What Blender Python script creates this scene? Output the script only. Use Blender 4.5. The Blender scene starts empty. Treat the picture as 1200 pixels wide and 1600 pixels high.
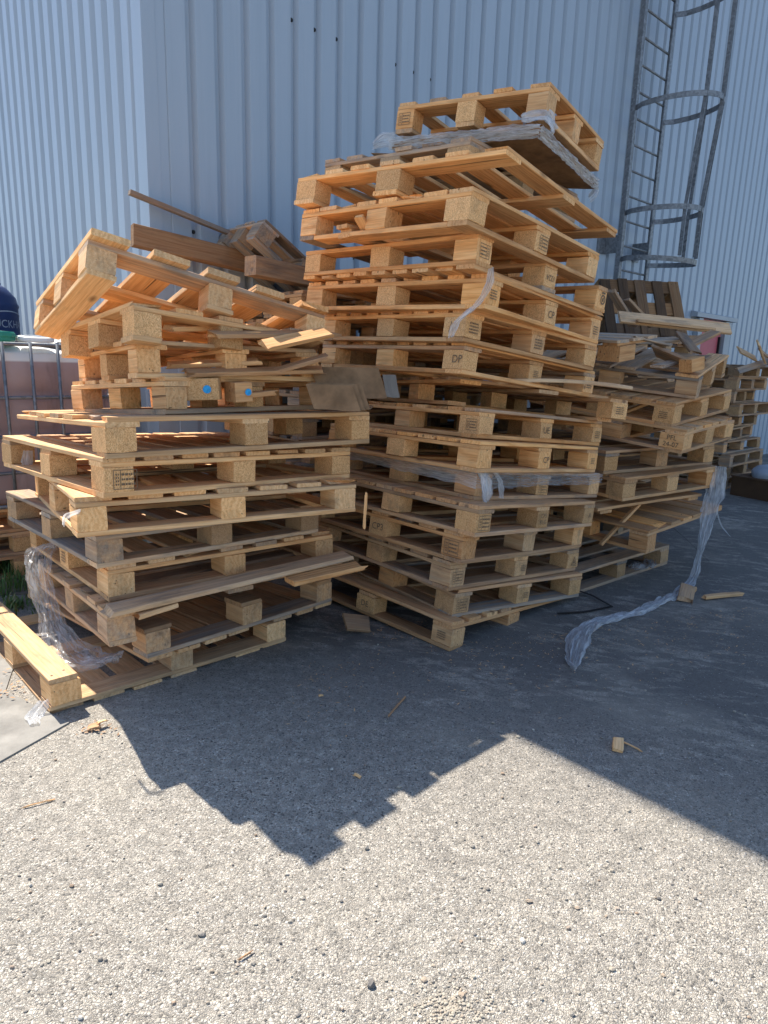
import bpy, math, random
import numpy as np
from mathutils import Vector, Matrix, Euler, noise as mn

scn = bpy.context.scene
COL = scn.collection
rad = math.radians

# ------------------------------------------------------------------ helpers
class MB:
    """collects shapes for ONE mesh; every vertex keeps grain coordinates and a colour variation"""
    def __init__(s):
        s.v = []; s.f = []; s.g = []; s.b = []; s.m = []; s.sm = []
    def add(s, verts, faces, grain=None, bv=(.5, .2, .5, 1), mat=0, smooth=False):
        o = len(s.v)
        s.v += [tuple(p) for p in verts]
        s.g += [tuple(p) for p in (grain if grain is not None else verts)]
        s.b += [bv] * len(verts)
        for f in faces:
            s.f.append([i + o for i in f]); s.m.append(mat); s.sm.append(smooth)
    def build(s, name, mats, parent=None):
        me = bpy.data.meshes.new(name)
        me.from_pydata(s.v, [], s.f)
        a = me.attributes.new('gc', 'FLOAT_VECTOR', 'POINT')
        a.data.foreach_set('vector', np.array(s.g, dtype=np.float32).ravel())
        a = me.attributes.new('bv', 'FLOAT_COLOR', 'POINT')
        a.data.foreach_set('color', np.array(s.b, dtype=np.float32).ravel())
        if not isinstance(mats, (list, tuple)): mats = [mats]
        for m in mats: me.materials.append(m)
        me.polygons.foreach_set('material_index', s.m)
        me.polygons.foreach_set('use_smooth', s.sm)
        me.update()
        o = bpy.data.objects.new(name, me); COL.objects.link(o)
        if parent is not None: o.parent = parent
        return o

def tag(o, label, cat, group=None):
    o['label'] = label; o['category'] = cat
    if group: o['group'] = group
    return o
def structure(o):
    o['kind'] = 'structure'; return o
def stuff(o):
    o['kind'] = 'stuff'; return o
def thing(name, label, cat, loc=(0, 0, 0), rot=(0, 0, 0), group=None):
    o = bpy.data.objects.new(name, None); COL.objects.link(o)
    o.empty_display_size = .1
    o.location = loc; o.rotation_euler = rot
    return tag(o, label, cat, group)

def board(mb, c, size, axis, rng, bv=(.5, .2, .5, 1), ch=.0025, seg=3, bow=0., twist=0., broken=(0, 0), rot=0., mat=0, up=None, side=None, jit=.0007):
    """plank centred at c, size=(length,width,thickness); axis 'X','Y','Z' or a vector"""
    L, Wd, T = size
    if isinstance(axis, str):
        a, b, u = {'X': ((1, 0, 0), (0, 1, 0), (0, 0, 1)), 'Y': ((0, 1, 0), (-1, 0, 0), (0, 0, 1)), 'Z': ((0, 0, 1), (1, 0, 0), (0, 1, 0))}[axis]
        a, b, u = Vector(a), Vector(b), Vector(u)
    else:
        a = Vector(axis).normalized()
        u = Vector(up) if up else Vector((0, 0, 1))
        b = u.cross(a).normalized(); u = a.cross(b)
    if rot:
        a2 = a * math.cos(rot) + b * math.sin(rot); b = b * math.cos(rot) - a * math.sin(rot); a = a2
    w, t = Wd / 2, T / 2
    sec = [(-w + ch, -t), (w - ch, -t), (w, -t + ch), (w, t - ch), (w - ch, t), (-w + ch, t), (-w, t - ch), (-w, -t + ch)]
    off = (rng.uniform(-30, 30), rng.uniform(-30, 30), rng.uniform(-30, 30))
    V = []; G = []
    n = seg + 1
    c = Vector(c)
    for i in range(n):
        s = -L / 2 + L * i / seg
        x = 2 * i / seg - 1
        bz = bow * (1 - x * x)
        for k, (p, q) in enumerate(sec):
            e = 0
            br = broken[0] if i == 0 else (broken[1] if i == seg else 0)
            if br:
                e = (1 if i == 0 else -1) * abs(br) * rng.random()
            tw = twist * x
            pp = p * math.cos(tw) - q * math.sin(tw); qq = p * math.sin(tw) + q * math.cos(tw)
            V.append(c + a * (s + e) + b * (pp + rng.uniform(-jit, jit)) + u * (qq + bz + rng.uniform(-jit, jit)))
            G.append((s + e + off[0], p + off[1], q + off[2]))
    F = []
    for i in range(seg):
        for k in range(8):
            k2 = (k + 1) % 8
            F.append([i * 8 + k, i * 8 + k2, (i + 1) * 8 + k2, (i + 1) * 8 + k])
    F.append([7 - k for k in range(8)]); F.append([seg * 8 + k for k in range(8)])
    # extra grain offset so that no two boards share a pattern
    mb.add(V, F, G, bv, mat)

def box(mb, lo, hi, bv=(.5, .2, .5, 1), mat=0):
    x0, y0, z0 = lo; x1, y1, z1 = hi
    V = [(x0, y0, z0), (x1, y0, z0), (x1, y1, z0), (x0, y1, z0), (x0, y0, z1), (x1, y0, z1), (x1, y1, z1), (x0, y1, z1)]
    F = [[0, 3, 2, 1], [4, 5, 6, 7], [0, 1, 5, 4], [1, 2, 6, 5], [2, 3, 7, 6], [3, 0, 4, 7]]
    mb.add(V, F, None, bv, mat)

def tube(mb, pts, r, n=8, bv=(.5, .2, .5, 1), mat=0, closed=False, flat=None):
    """swept tube; flat=(w,t) gives a flat bar"""
    pts = [Vector(p) for p in pts]; N = len(pts); V = []; F = []; G = []
    prev = None; acc = 0
    for i, p in enumerate(pts):
        if closed: d = pts[(i + 1) % N] - pts[i - 1]
        else: d = pts[min(i + 1, N - 1)] - pts[max(i - 1, 0)]
        d.normalize()
        ref = Vector((0, 0, 1)) if abs(d.z) < .9 else Vector((1, 0, 0))
        b = d.cross(ref).normalized() if prev is None else (prev - d * prev.dot(d)).normalized()
        prev = b; u = d.cross(b)
        if i: acc += (p - pts[i - 1]).length
        for k in range(n):
            if flat:
                w, t = flat; q = [(-w, -t), (w, -t), (w, t), (-w, t)][k]
                V.append(p + b * q[0] / 2 + u * q[1] / 2)
            else:
                an = 2 * math.pi * k / n
                rr = r if not callable(r) else r(i / (N - 1))
                V.append(p + b * math.cos(an) * rr + u * math.sin(an) * rr)
            G.append((acc, k * .01, 0))
    M = N if closed else N - 1
    for i in range(M):
        j = (i + 1) % N
        for k in range(n):
            k2 = (k + 1) % n
            F.append([i * n + k, i * n + k2, j * n + k2, j * n + k])
    if not closed:
        F.append([n - 1 - k for k in range(n)]); F.append([(N - 1) * n + k for k in range(n)])
    mb.add(V, F, G, bv, mat, smooth=(flat is None))

def lathe(mb, prof, n=32, c=(0, 0, 0), bv=(.5, .2, .5, 1), mat=0):
    V = []; F = []
    for (r, z) in prof:
        for k in range(n):
            a = 2 * math.pi * k / n
            V.append((c[0] + r * math.cos(a), c[1] + r * math.sin(a), c[2] + z))
    for i in range(len(prof) - 1):
        for k in range(n):
            k2 = (k + 1) % n
            F.append([i * n + k, i * n + k2, (i + 1) * n + k2, (i + 1) * n + k])
    F.append([n - 1 - k for k in range(n)]); F.append([(len(prof) - 1) * n + k for k in range(n)])
    mb.add(V, F, None, bv, mat, smooth=True)

# ------------------------------------------------------------------ materials
class NT:
    def __init__(s, name):
        s.mat = bpy.data.materials.new(name); s.mat.use_nodes = True
        s.t = s.mat.node_tree; s.t.nodes.clear()
        s.out = s.n('ShaderNodeOutputMaterial'); s.p = s.n('ShaderNodeBsdfPrincipled')
        s.t.links.new(s.p.outputs[0], s.out.inputs[0])
    def n(s, ty, **kw):
        nd = s.t.nodes.new(ty)
        for k, v in kw.items(): setattr(nd, k, v)
        return nd
    def l(s, a, b): s.t.links.new(a, b)
    def val(s, sock, v):
        if hasattr(v, 'links') or hasattr(v, 'is_linked'): s.l(v, sock)
        else: sock.default_value = v
    def attr(s, name):
        return s.n('ShaderNodeAttribute', attribute_name=name)
    def mapv(s, vec, scale=(1, 1, 1), loc=None):
        m = s.n('ShaderNodeMapping'); s.l(vec, m.inputs[0]); m.inputs['Scale'].default_value = scale
        if loc is not None: s.val(m.inputs['Location'], loc)
        return m.outputs[0]
    def noise(s, vec, scale=5, detail=3, rough=.5, dist=0.):
        m = s.n('ShaderNodeTexNoise'); s.l(vec, m.inputs['Vector'])
        m.inputs['Scale'].default_value = scale; m.inputs['Detail'].default_value = detail
        m.inputs['Roughness'].default_value = rough; m.inputs['Distortion'].default_value = dist
        return m
    def vor(s, vec, scale=5, feature='F1', rnd=1.):
        m = s.n('ShaderNodeTexVoronoi', feature=feature); s.l(vec, m.inputs['Vector'])
        m.inputs['Scale'].default_value = scale; m.inputs['Randomness'].default_value = rnd
        return m
    def ramp(s, fac, stops, interp='LINEAR'):
        r = s.n('ShaderNodeValToRGB'); s.l(fac, r.inputs[0]); cr = r.color_ramp; cr.interpolation = interp
        while len(cr.elements) < len(stops): cr.elements.new(.5)
        for e, (p, c) in zip(cr.elements, stops):
            e.position = p; e.color = (*c, 1) if len(c) == 3 else c
        return r.outputs[0]
    def mix(s, fac, a, b, mode='MIX'):
        m = s.n('ShaderNodeMix', data_type='RGBA', blend_type=mode)
        s.val(m.inputs[0], fac)
        for sock, v in ((m.inputs[6], a), (m.inputs[7], b)):
            if isinstance(v, (tuple, list)): sock.default_value = (*v, 1) if len(v) == 3 else v
            else: s.l(v, sock)
        return m.outputs[2]
    def math(s, op, a, b=None, c=None, clamp=False):
        m = s.n('ShaderNodeMath', operation=op, use_clamp=clamp)
        s.val(m.inputs[0], a)
        if b is not None: s.val(m.inputs[1], b)
        if c is not None: s.val(m.inputs[2], c)
        return m.outputs[0]
    def rng(s, v, a, b, c, d):
        m = s.n('ShaderNodeMapRange'); s.l(v, m.inputs[0])
        for i, x in enumerate((a, b, c, d)): m.inputs[i + 1].default_value = x
        return m.outputs[0]
    def bump(s, h, strength=.3, dist=.002, prev=None):
        b = s.n('ShaderNodeBump'); s.l(h, b.inputs['Height'])
        b.inputs['Strength'].default_value = strength; b.inputs['Distance'].default_value = dist
        if prev is not None: s.l(prev, b.inputs['Normal'])
        return b.outputs[0]

def sep(t, col):
    s = t.n('ShaderNodeSeparateColor'); t.l(col, s.inputs[0]); return s.outputs

def mat_wood():
    t = NT('pine_wood')
    gc = t.attr('gc').outputs['Vector']; bv = t.attr('bv'); r, g, b = sep(t, bv.outputs['Color'])[:3]
    streak = t.noise(t.mapv(gc, (1.3, 42, 42)), 2.2, 4, .6, .25).outputs[0]
    wv = t.n('ShaderNodeTexWave', wave_type='BANDS', bands_direction='Y'); t.l(t.mapv(gc, (.10, 1, 1)), wv.inputs[0])
    wv.inputs['Scale'].default_value = 15; wv.inputs['Distortion'].default_value = 14; wv.inputs['Detail'].default_value = 3; wv.inputs['Detail Scale'].default_value = 1.1
    fine = t.noise(t.mapv(gc, (6, 330, 330)), 1.0, 2, .6).outputs[0]
    grain = t.math('ADD', t.math('MULTIPLY', wv.outputs['Fac'], .22), t.math('MULTIPLY', streak, .78))
    col = t.ramp(grain, [(.22, (.60, .25, .078)), (.48, (.82, .405, .150)), (.78, (.90, .51, .22))])
    # warm / pale boards
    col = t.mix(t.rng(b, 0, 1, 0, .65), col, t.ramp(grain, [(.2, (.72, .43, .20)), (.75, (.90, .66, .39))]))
    # knots
    kv = t.vor(t.mapv(gc, (2.6, 7.5, 7.5)), 1.0)
    kn = t.rng(kv.outputs['Distance'], .05, .13, 1, 0)
    gate = t.math('GREATER_THAN', sep(t, kv.outputs['Color'])[0], .52)
    col = t.mix(t.math('MULTIPLY', t.math('MULTIPLY', kn, gate), .75), col, (.13, .055, .022))
    # dirt, boot marks and stains with their own shape
    oc = t.n('ShaderNodeTexCoord').outputs['Object']
    d = t.noise(t.mapv(gc, (1.6, 6, 6)), 2.6, 5, .65).outputs[0]
    dm = t.math('MULTIPLY', t.rng(d, .50, .70, 0, 1), t.rng(g, 0, 1, .22, .9))
    col = t.mix(dm, col, (.12, .08, .05))
    ck = t.noise(t.mapv(gc, (.9, 46, 46)), 1.3, 2, .5).outputs[0]
    col = t.mix(t.rng(ck, .69, .73, 0, .8), col, (.07, .035, .016))
    # grey weathering
    wn = t.noise(t.mapv(gc, (.8, 9, 9)), 3, 4, .6).outputs[0]
    wm = t.math('MULTIPLY', t.rng(wn, .25, .7, .35, 1.15), t.rng(g, .18, 1, 0, 1.), clamp=True)
    greyc = t.ramp(t.math('ADD', t.math('MULTIPLY', streak, .6), t.math('MULTIPLY', fine, .4)), [(.25, (.14, .125, .11)), (.7, (.42, .395, .36))])
    col = t.mix(wm, col, greyc)
    col = t.mix(t.rng(fine, .3, .7, .0, .3), col, (.2, .10, .04), 'MULTIPLY')
    val = t.n('ShaderNodeHueSaturation'); t.l(col, val.inputs['Color']); t.l(t.rng(r, -1, 1, .02, 1.22), val.inputs['Value'])
    t.l(t.rng(r, 0, 1, .96, 1.04), val.inputs['Saturation'])
    t.l(val.outputs[0], t.p.inputs['Base Color'])
    t.p.inputs['Roughness'].default_value = .78; t.p.inputs['Specular IOR Level'].default_value = .25
    h = t.math('ADD', t.math('MULTIPLY', fine, .35), t.math('MULTIPLY', streak, .9))
    t.l(t.bump(h, .55, .0025), t.p.inputs['Normal'])
    return t.mat

def mat_chip():
    t = NT('pressed_wood_chips')
    oc = t.attr('gc').outputs['Vector']; bv = t.attr('bv'); r, g, b = sep(t, bv.outputs['Color'])[:3]
    v = t.vor(t.mapv(oc, (430, 430, 260)), 1.0)
    n = t.noise(oc, 340, 3, .7).outputs[0]
    cell = sep(t, v.outputs['Color'])[0]
    f = t.math('ADD', t.math('MULTIPLY', cell, .65), t.math('MULTIPLY', n, .4))
    col = t.ramp(f, [(.12, (.38, .19, .075)), (.36, (.60, .32, .13)), (.62, (.70, .40, .18)), (.92, (.81, .525, .265))])
    d = t.noise(oc, 14, 4, .6).outputs[0]
    col = t.mix(t.math('MULTIPLY', t.rng(d, .5, .72, 0, 1), t.rng(g, 0, 1, .1, .8)), col, (.11, .075, .045))
    col = t.mix(t.rng(g, .35, 1, 0, .7), col, (.22, .185, .15))
    val = t.n('ShaderNodeHueSaturation'); t.l(col, val.inputs['Color']); t.l(t.rng(r, -1, 1, .16, 1.2), val.inputs['Value'])
    t.l(val.outputs[0], t.p.inputs['Base Color'])
    t.p.inputs['Roughness'].default_value = .85; t.p.inputs['Specular IOR Level'].default_value = .2
    t.l(t.bump(t.math('ADD', cell, n), .5, .0015), t.p.inputs['Normal'])
    return t.mat

def mat_simple(name, col, rough=.6, metal=0., bumpscale=0, bumpstr=.2, var=.12, vscale=8, spec=.4):
    t = NT(name)
    oc = t.n('ShaderNodeTexCoord').outputs['Object']
    n = t.noise(oc, vscale, 5, .6).outputs[0]
    c2 = tuple(min(1, c * (1 + var)) for c in col); c1 = tuple(c * (1 - var) for c in col)
    t.l(t.ramp(n, [(.3, c1), (.7, c2)]), t.p.inputs['Base Color'])
    t.p.inputs['Roughness'].default_value = rough; t.p.inputs['Metallic'].default_value = metal
    t.p.inputs['Specular IOR Level'].default_value = spec
    if bumpscale:
        t.l(t.bump(t.noise(oc, bumpscale, 4, .6).outputs[0], bumpstr, .003), t.p.inputs['Normal'])
    return t.mat

def mat_galv():
    t = NT('galvanised_steel')
    oc = t.n('ShaderNodeTexCoord').outputs['Object']
    v = t.vor(oc, 45); n = t.noise(oc, 6, 4).outputs[0]
    f = t.math('ADD', t.math('MULTIPLY', sep(t, v.outputs['Color'])[0], .5), t.math('MULTIPLY', n, .6))
    t.l(t.ramp(f, [(.2, (.13, .14, .15)), (.8, (.25, .26, .275))]), t.p.inputs['Base Color'])
    t.p.inputs['Metallic'].default_value = .55; t.p.inputs['Roughness'].default_value = .55
    return t.mat

def mat_cladding():
    t = NT('painted_steel_cladding')
    oc = t.n('ShaderNodeTexCoord').outputs['Object']
    n = t.noise(t.mapv(oc, (3, 3, .35)), 1.6, 5, .6).outputs[0]
    n2 = t.noise(oc, 260, 2, .6).outputs[0]
    col = t.ramp(n, [(.3, (.305, .368, .438)), (.7, (.34, .40, .47))])
    # rain streaks and grime, thin vertical runs
    s = t.noise(t.mapv(oc, (18, 18, .5)), 1.0, 4, .65).outputs[0]
    col = t.mix(t.rng(s, .52, .78, 0, .22), col, (.21, .25, .28))
    col = t.mix(t.rng(n2, .3, .7, 0, .12), col, (.24, .30, .37))
    t.l(col, t.p.inputs['Base Color'])
    t.p.inputs['Roughness'].default_value = .42; t.p.inputs['Specular IOR Level'].default_value = .5
    w = t.noise(t.mapv(oc, (1, 1, .6)), 2.2, 2).outputs[0]
    t.l(t.bump(t.math('ADD', w, t.math('MULTIPLY', n2, .01)), .12, .02), t.p.inputs['Normal'])
    return t.mat

def mat_ground():
    t = NT('worn_asphalt')
    oc = t.n('ShaderNodeTexCoord').outputs['Object']
    jit = t.noise(oc, 30, 2); 
    va = t.n('ShaderNodeVectorMath', operation='ADD'); t.l(oc, va.inputs[0])
    sc = t.n('ShaderNodeVectorMath', operation='SCALE'); t.l(jit.outputs['Color'], sc.inputs[0]); sc.inputs['Scale'].default_value = .01
    t.l(sc.outputs[0], va.inputs[1]); q = va.outputs[0]
    v1 = t.vor(q, 250); e1 = t.vor(q, 250, 'DISTANCE_TO_EDGE')
    v2 = t.vor(q, 140); e2 = t.vor(q, 140, 'DISTANCE_TO_EDGE')
    c1 = sep(t, v1.outputs['Color']); c2 = sep(t, v2.outputs['Color'])
    pal = [(.0, (.07, .066, .062)), (.1, (.14, .13, .115)), (.2, (.34, .31, .265)), (.4, (.44, .40, .345)), (.6, (.51, .465, .40)), (.78, (.56, .515, .44)), (.9, (.46, .39, .315)), (1., (.68, .64, .57))]
    s1 = t.ramp(c1[0], pal); s2 = t.ramp(c2[0], pal)
    big = t.math('GREATER_THAN', c2[1], .62)
    st = t.mix(big, s1, s2)
    edge = t.mix(big, e1.outputs[0], e2.outputs[0])
    # binder between the stones
    bind = t.noise(oc, 9, 4, .6).outputs[0]
    bcol = t.ramp(bind, [(.3, (.33, .295, .245)), (.7, (.44, .39, .315))])
    em = t.rng(edge, .03, .13, 0, 1)
    col = t.mix(em, bcol, st)
    # smooth top layer left in patches and streaks, colour darkened to deepen wall shade
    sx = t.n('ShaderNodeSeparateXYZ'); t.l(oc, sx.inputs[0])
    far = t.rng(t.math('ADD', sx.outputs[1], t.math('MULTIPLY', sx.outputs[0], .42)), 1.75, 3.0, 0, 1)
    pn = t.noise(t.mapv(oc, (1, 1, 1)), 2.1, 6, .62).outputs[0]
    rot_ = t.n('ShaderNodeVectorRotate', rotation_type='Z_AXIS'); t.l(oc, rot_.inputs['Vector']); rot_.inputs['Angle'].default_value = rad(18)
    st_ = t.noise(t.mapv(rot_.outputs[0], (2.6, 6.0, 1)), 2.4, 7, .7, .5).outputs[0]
    coat_shade = t.math('MULTIPLY', far, t.rng(t.math('ADD', t.math('MULTIPLY', pn, .4), t.math('MULTIPLY', st_, .6)), .50, .60, 1, .12), clamp=True)
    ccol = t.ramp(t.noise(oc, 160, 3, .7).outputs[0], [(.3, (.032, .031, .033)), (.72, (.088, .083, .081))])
    col = t.mix(t.math('MULTIPLY', coat_shade, .80), col, ccol)
    # bright mineral flecks
    fl = t.vor(oc, 55); fm = t.math('MULTIPLY', t.math('LESS_THAN', fl.outputs['Distance'], .13), t.math('GREATER_THAN', sep(t, fl.outputs['Color'])[2], .62))
    col = t.mix(t.math('MULTIPLY', fm, .8), col, (.62, .6, .56))
    # dust and oil
    du = t.noise(oc, 1.3, 5, .6).outputs[0]
    mo = t.noise(oc, 24, 3, .6).outputs[0]; col = t.mix(t.rng(mo, .35, .65, .45, 0), col, (.16, .145, .125))
    col = t.mix(t.rng(du, .52, .75, 0, .45), col, (.42, .375, .30))
    col = t.mix(t.rng(t.noise(oc, .9, 4, .6).outputs[0], .56, .72, 0, .35), col, (.12, .11, .10))
    t.l(col, t.p.inputs['Base Color'])
    t.p.inputs['Roughness'].default_value = .8; t.p.inputs['Specular IOR Level'].default_value = .35
    dome = t.math('MULTIPLY', t.math('POWER', t.rng(edge, 0, .35, 0, 1), .5), t.math('ADD', .45, t.math('MULTIPLY', t.mix(big, c1[2], c2[2]), .8)))
    hgt = t.math('MULTIPLY', dome, t.math('SUBTRACT', 1.0, t.math('MULTIPLY', coat_shade, .75)))
    nb = t.bump(hgt, .8, .005)
    nb = t.bump(t.noise(oc, 7, 4, .6).outputs[0], .3, .02, nb)
    t.l(nb, t.p.inputs['Normal'])
    return t.mat

def mat_film(alpha=(.12, .6)):
    t = NT('stretch_film')
    gc = t.attr('gc').outputs['Vector']
    n = t.noise(t.mapv(gc, (5, 28, 1)), 2.0, 5, .7, .8).outputs[0]
    a = t.rng(n, .3, .72, alpha[0], alpha[1])
    t.p.inputs['Base Color'].default_value = (.93, .94, .96, 1)
    t.p.inputs['Roughness'].default_value = .12; t.p.inputs['Specular IOR Level'].default_value = .7
    t.l(t.bump(t.noise(t.mapv(gc, (9, 60, 1)), 2.5, 4, .7, .6).outputs[0], .6, .006), t.p.inputs['Normal'])
    tr = t.n('ShaderNodeBsdfTranslucent'); tr.inputs[0].default_value = (.93, .94, .96, 1)
    m1 = t.n('ShaderNodeMixShader'); m1.inputs[0].default_value = .42; t.l(t.p.outputs[0], m1.inputs[1]); t.l(tr.outputs[0], m1.inputs[2])
    tp = t.n('ShaderNodeBsdfTransparent'); m2 = t.n('ShaderNodeMixShader'); t.l(a, m2.inputs[0]); t.l(tp.outputs[0], m2.inputs[1]); t.l(m1.outputs[0], m2.inputs[2])
    t.l(m2.outputs[0], t.out.inputs[0])
    return t.mat

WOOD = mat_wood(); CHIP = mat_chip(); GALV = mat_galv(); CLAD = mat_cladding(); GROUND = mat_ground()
FILM = mat_film((.06, .55)); FILM2 = mat_film((.20, .85))
NAIL = mat_simple('rusty_nail', (.10, .055, .035), .6, .6)
INK = mat_simple('stamp_ink', (.17, .115, .07), .8, 0, 0, 0, .25, 60)
BLUEPAINT = mat_simple('blue_spray_paint', (.02, .33, .68), .6, 0, 60, .3, .25, 90)
CARD = mat_simple('brown_cardboard', (.25, .145, .075), .85, 0, 30, .3, .30, 14, .2)
CARDEDGE = mat_simple('grey_cardboard_lining', (.19, .165, .14), .85, 0, 40, .2, .12, 9, .2)
GREENPL = mat_simple('teal_plastic', (.02, .24, .17), .4, 0, 0, 0, .1, 5)
WHITEPL = mat_simple('white_plastic', (.72, .72, .70), .45, 0, 0, 0, .06, 5)
BLUEPL = mat_simple('blue_drum_plastic', (.012, .03, .11), .42, 0, 20, .1, .2, 5)
DARKPL = mat_simple('black_plastic', (.015, .016, .018), .5, 0, 0, 0, .2, 8)
LETTER = mat_simple('white_lettering', (.26, .32, .4), .6, 0, 0, 0, .2, 80)
REDDOOR = mat_simple('faded_red_paint', (.50, .10, .12), .55, 0, 0, 0, .08, 3)
GREYFRAME = mat_simple('grey_painted_frame', (.33, .36, .39), .5, 0, 0, 0, .1, 4)
SLAB = mat_simple('concrete_slab', (.24, .225, .20), .9, 0, 120, .35, .28, 7, .25)
STONE = mat_simple('loose_stone', (.34, .30, .24), .9, 0, 90, .4, .5, 9, .25)
SOIL = mat_simple('bare_soil', (.15, .125, .095), .95, 0, 40, .5, .3, 6, .1)
CRATE = mat_simple('brown_crate_board', (.10, .055, .03), .8, 0, 20, .2, .2, 5, .2)

def mat_bottle():
    t = NT('stained_tank_plastic')
    oc = t.n('ShaderNodeTexCoord').outputs['Object']
    n = t.noise(oc, 3.2, 5, .6).outputs[0]
    col = t.ramp(n, [(.3, (.29, .20, .20)), (.7, (.38, .275, .265))])
    s = t.noise(t.mapv(oc, (9, 9, 1.6)), 1.5, 5, .65).outputs[0]
    col = t.mix(t.rng(s, .53, .72, 0, .55), col, (.14, .085, .075))
    sx = t.n('ShaderNodeSeparateXYZ'); t.l(oc, sx.inputs[0])
    fillm = t.rng(sx.outputs[2], .845, .855, 0, 1)      # clean plastic above the filling line
    col = t.mix(fillm, col, (.70, .69, .66))
    t.l(col, t.p.inputs['Base Color']); t.p.inputs['Roughness'].default_value = .45
    return t.mat
BOTTLE = mat_bottle()

def mat_grass():
    t = NT('grass_blades')
    bv = t.attr('bv'); r = sep(t, bv.outputs['Color'])[0]
    t.l(t.ramp(r, [(0, (.025, .065, .012)), (.5, (.055, .12, .02)), (.9, (.11, .18, .035)), (1, (.25, .22, .08))]), t.p.inputs['Base Color'])
    t.p.inputs['Roughness'].default_value = .6
    t.p.inputs['Subsurface Weight'].default_value = 0
    return t.mat
GRASS = mat_grass()

# ------------------------------------------------------------------ the place: camera data, directions
Rm = Matrix(((1.0, .03, 0), (.006575, -.21842, .97583), (.02928, -.97540, -.21852)))
# recompute an exact rotation from the vertical vanishing point of the photograph
Fpx, H = 1030., 1.33
dn = Vector((-138., 4600., Fpx)).normalized(); upc = -dn
fwc = Vector((0, 0, 1)); fwc = (fwc - upc * fwc.dot(upc)).normalized()
rxc = fwc.cross(upc)
if rxc.x < 0: rxc = -rxc
Rm = Matrix((rxc, fwc, upc))
WD = Vector((.7455, .6665, 0)).normalized()          # along the shaded long wall
WN = Vector((WD.y, -WD.x, 0))                         # out of that wall
CORNER = Vector((-1.466, 4.258, 0))
LD = Vector((math.cos(rad(134)), math.sin(rad(134)), 0))   # along the other wall
SUNH = Vector((-.6945, .7195, 0)).normalized(); SUNE = rad(54.6)

cam = bpy.data.cameras.new('camera'); co = bpy.data.objects.new('camera', cam); COL.objects.link(co)
cx, cy, cz = Rm @ Vector((1, 0, 0)), Rm @ Vector((0, -1, 0)), Rm @ Vector((0, 0, -1))
M = Matrix(((cx.x, cy.x, cz.x, 0), (cx.y, cy.y, cz.y, 0), (cx.z, cy.z, cz.z, H), (0, 0, 0, 1)))
co.matrix_world = M
cam.sensor_fit = 'VERTICAL'; cam.sensor_height = 36; cam.lens = Fpx / 1600 * 36
cam.clip_end = 500; cam.clip_start = .05
scn.camera = co

sun = bpy.data.lights.new('sun', 'SUN'); sun.energy = 5.0; sun.angle = rad(.53); sun.color = (1, .94, .84)
so = bpy.data.objects.new('sun', sun); COL.objects.link(so)
sd = SUNH * math.cos(SUNE) + Vector((0, 0, math.sin(SUNE)))
so.rotation_euler = (-sd).to_track_quat('-Z', 'Y').to_euler(); so.location = (0, 0, 12)
w = bpy.data.worlds.new('World'); scn.world = w; w.use_nodes = True
nt = w.node_tree; nt.nodes.clear()
wo = nt.nodes.new('ShaderNodeOutputWorld'); bg = nt.nodes.new('ShaderNodeBackground'); sk = nt.nodes.new('ShaderNodeTexSky')
sk.sky_type = 'NISHITA'; sk.sun_disc = False; sk.sun_elevation = SUNE; sk.sun_rotation = math.atan2(sd.x, sd.y)
sk.air_density = 1.0; sk.dust_density = .6; sk.ozone_density = 3.0
nt.links.new(sk.outputs[0], bg.inputs[0]); nt.links.new(bg.outputs[0], wo.inputs[0]); bg.inputs[1].default_value = .13
scn.view_settings.view_transform = 'Standard'; scn.view_settings.look = 'None'; scn.view_settings.gamma = 1
scn.view_settings.use_curve_mapping = False; scn.view_settings.exposure = 1.0
scn.cycles.max_bounces = 8; scn.cycles.diffuse_bounces = 4; scn.cycles.transparent_max_bounces = 16

# ------------------------------------------------------------------ setting
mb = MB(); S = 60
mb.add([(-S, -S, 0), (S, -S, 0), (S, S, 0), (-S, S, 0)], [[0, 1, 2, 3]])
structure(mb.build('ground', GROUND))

def cladding(name, label, O, D, N, length, height, flip):
    """trapezoid sheet: broad flats with narrow grooves; one solid wall 12 cm thick"""
    root = thing(name, label, 'wall', O)
    pitch = .186
    prof = []
    t = 0.
    prof.append((0, 0))
    x = .083
    while x < length:
        if not flip: prof += [(x, 0), (x + .012, -.033), (x + .040, -.033), (x + .064, 0)]
        else: prof += [(x, 0), (x + .010, -.036), (x + .040, -.036), (x + .092, 0)]
        x += pitch
    prof.append((length, 0))
    m = MB(); V = []; F = []
    zs = [0, height]
    for z in zs:
        for (a, d) in prof:
            p = D * a + N * d; V.append((p.x, p.y, z))
    n = len(prof)
    for i in range(n - 1):
        f = [i, i + 1, n + i + 1, n + i]
        F.append(f)
    # back and ends
    b0 = len(V)
    for z in zs:
        for a in (0, length):
            p = D * a + N * -.14; V.append((p.x, p.y, z))
    F += [[b0 + 1, b0, b0 + 2, b0 + 3], [b0, 0, n, b0 + 2], [n - 1, b0 + 1, b0 + 3, 2 * n - 1]]
    F.append([n + i for i in range(n)] + [b0 + 3, b0 + 2])
    m.add(V, F)
    sh = m.build('cladding', CLAD, root)
    return root

wallR = cladding('metal_wall', 'long shaded pale blue ribbed metal wall behind the pallet stacks, carrying the caged ladder', CORNER, WD, WN, 26, 9.5, False)
LN = Vector((-LD.y, LD.x, 0))
if LN.dot(Vector((0, 0, 0)) - CORNER) < 0: LN = -LN
wallL = cladding('metal_wall', 'brighter narrow-striped metal wall running back behind the tank and blue drum', CORNER, LD, LN, 14, 9.5, True)
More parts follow.
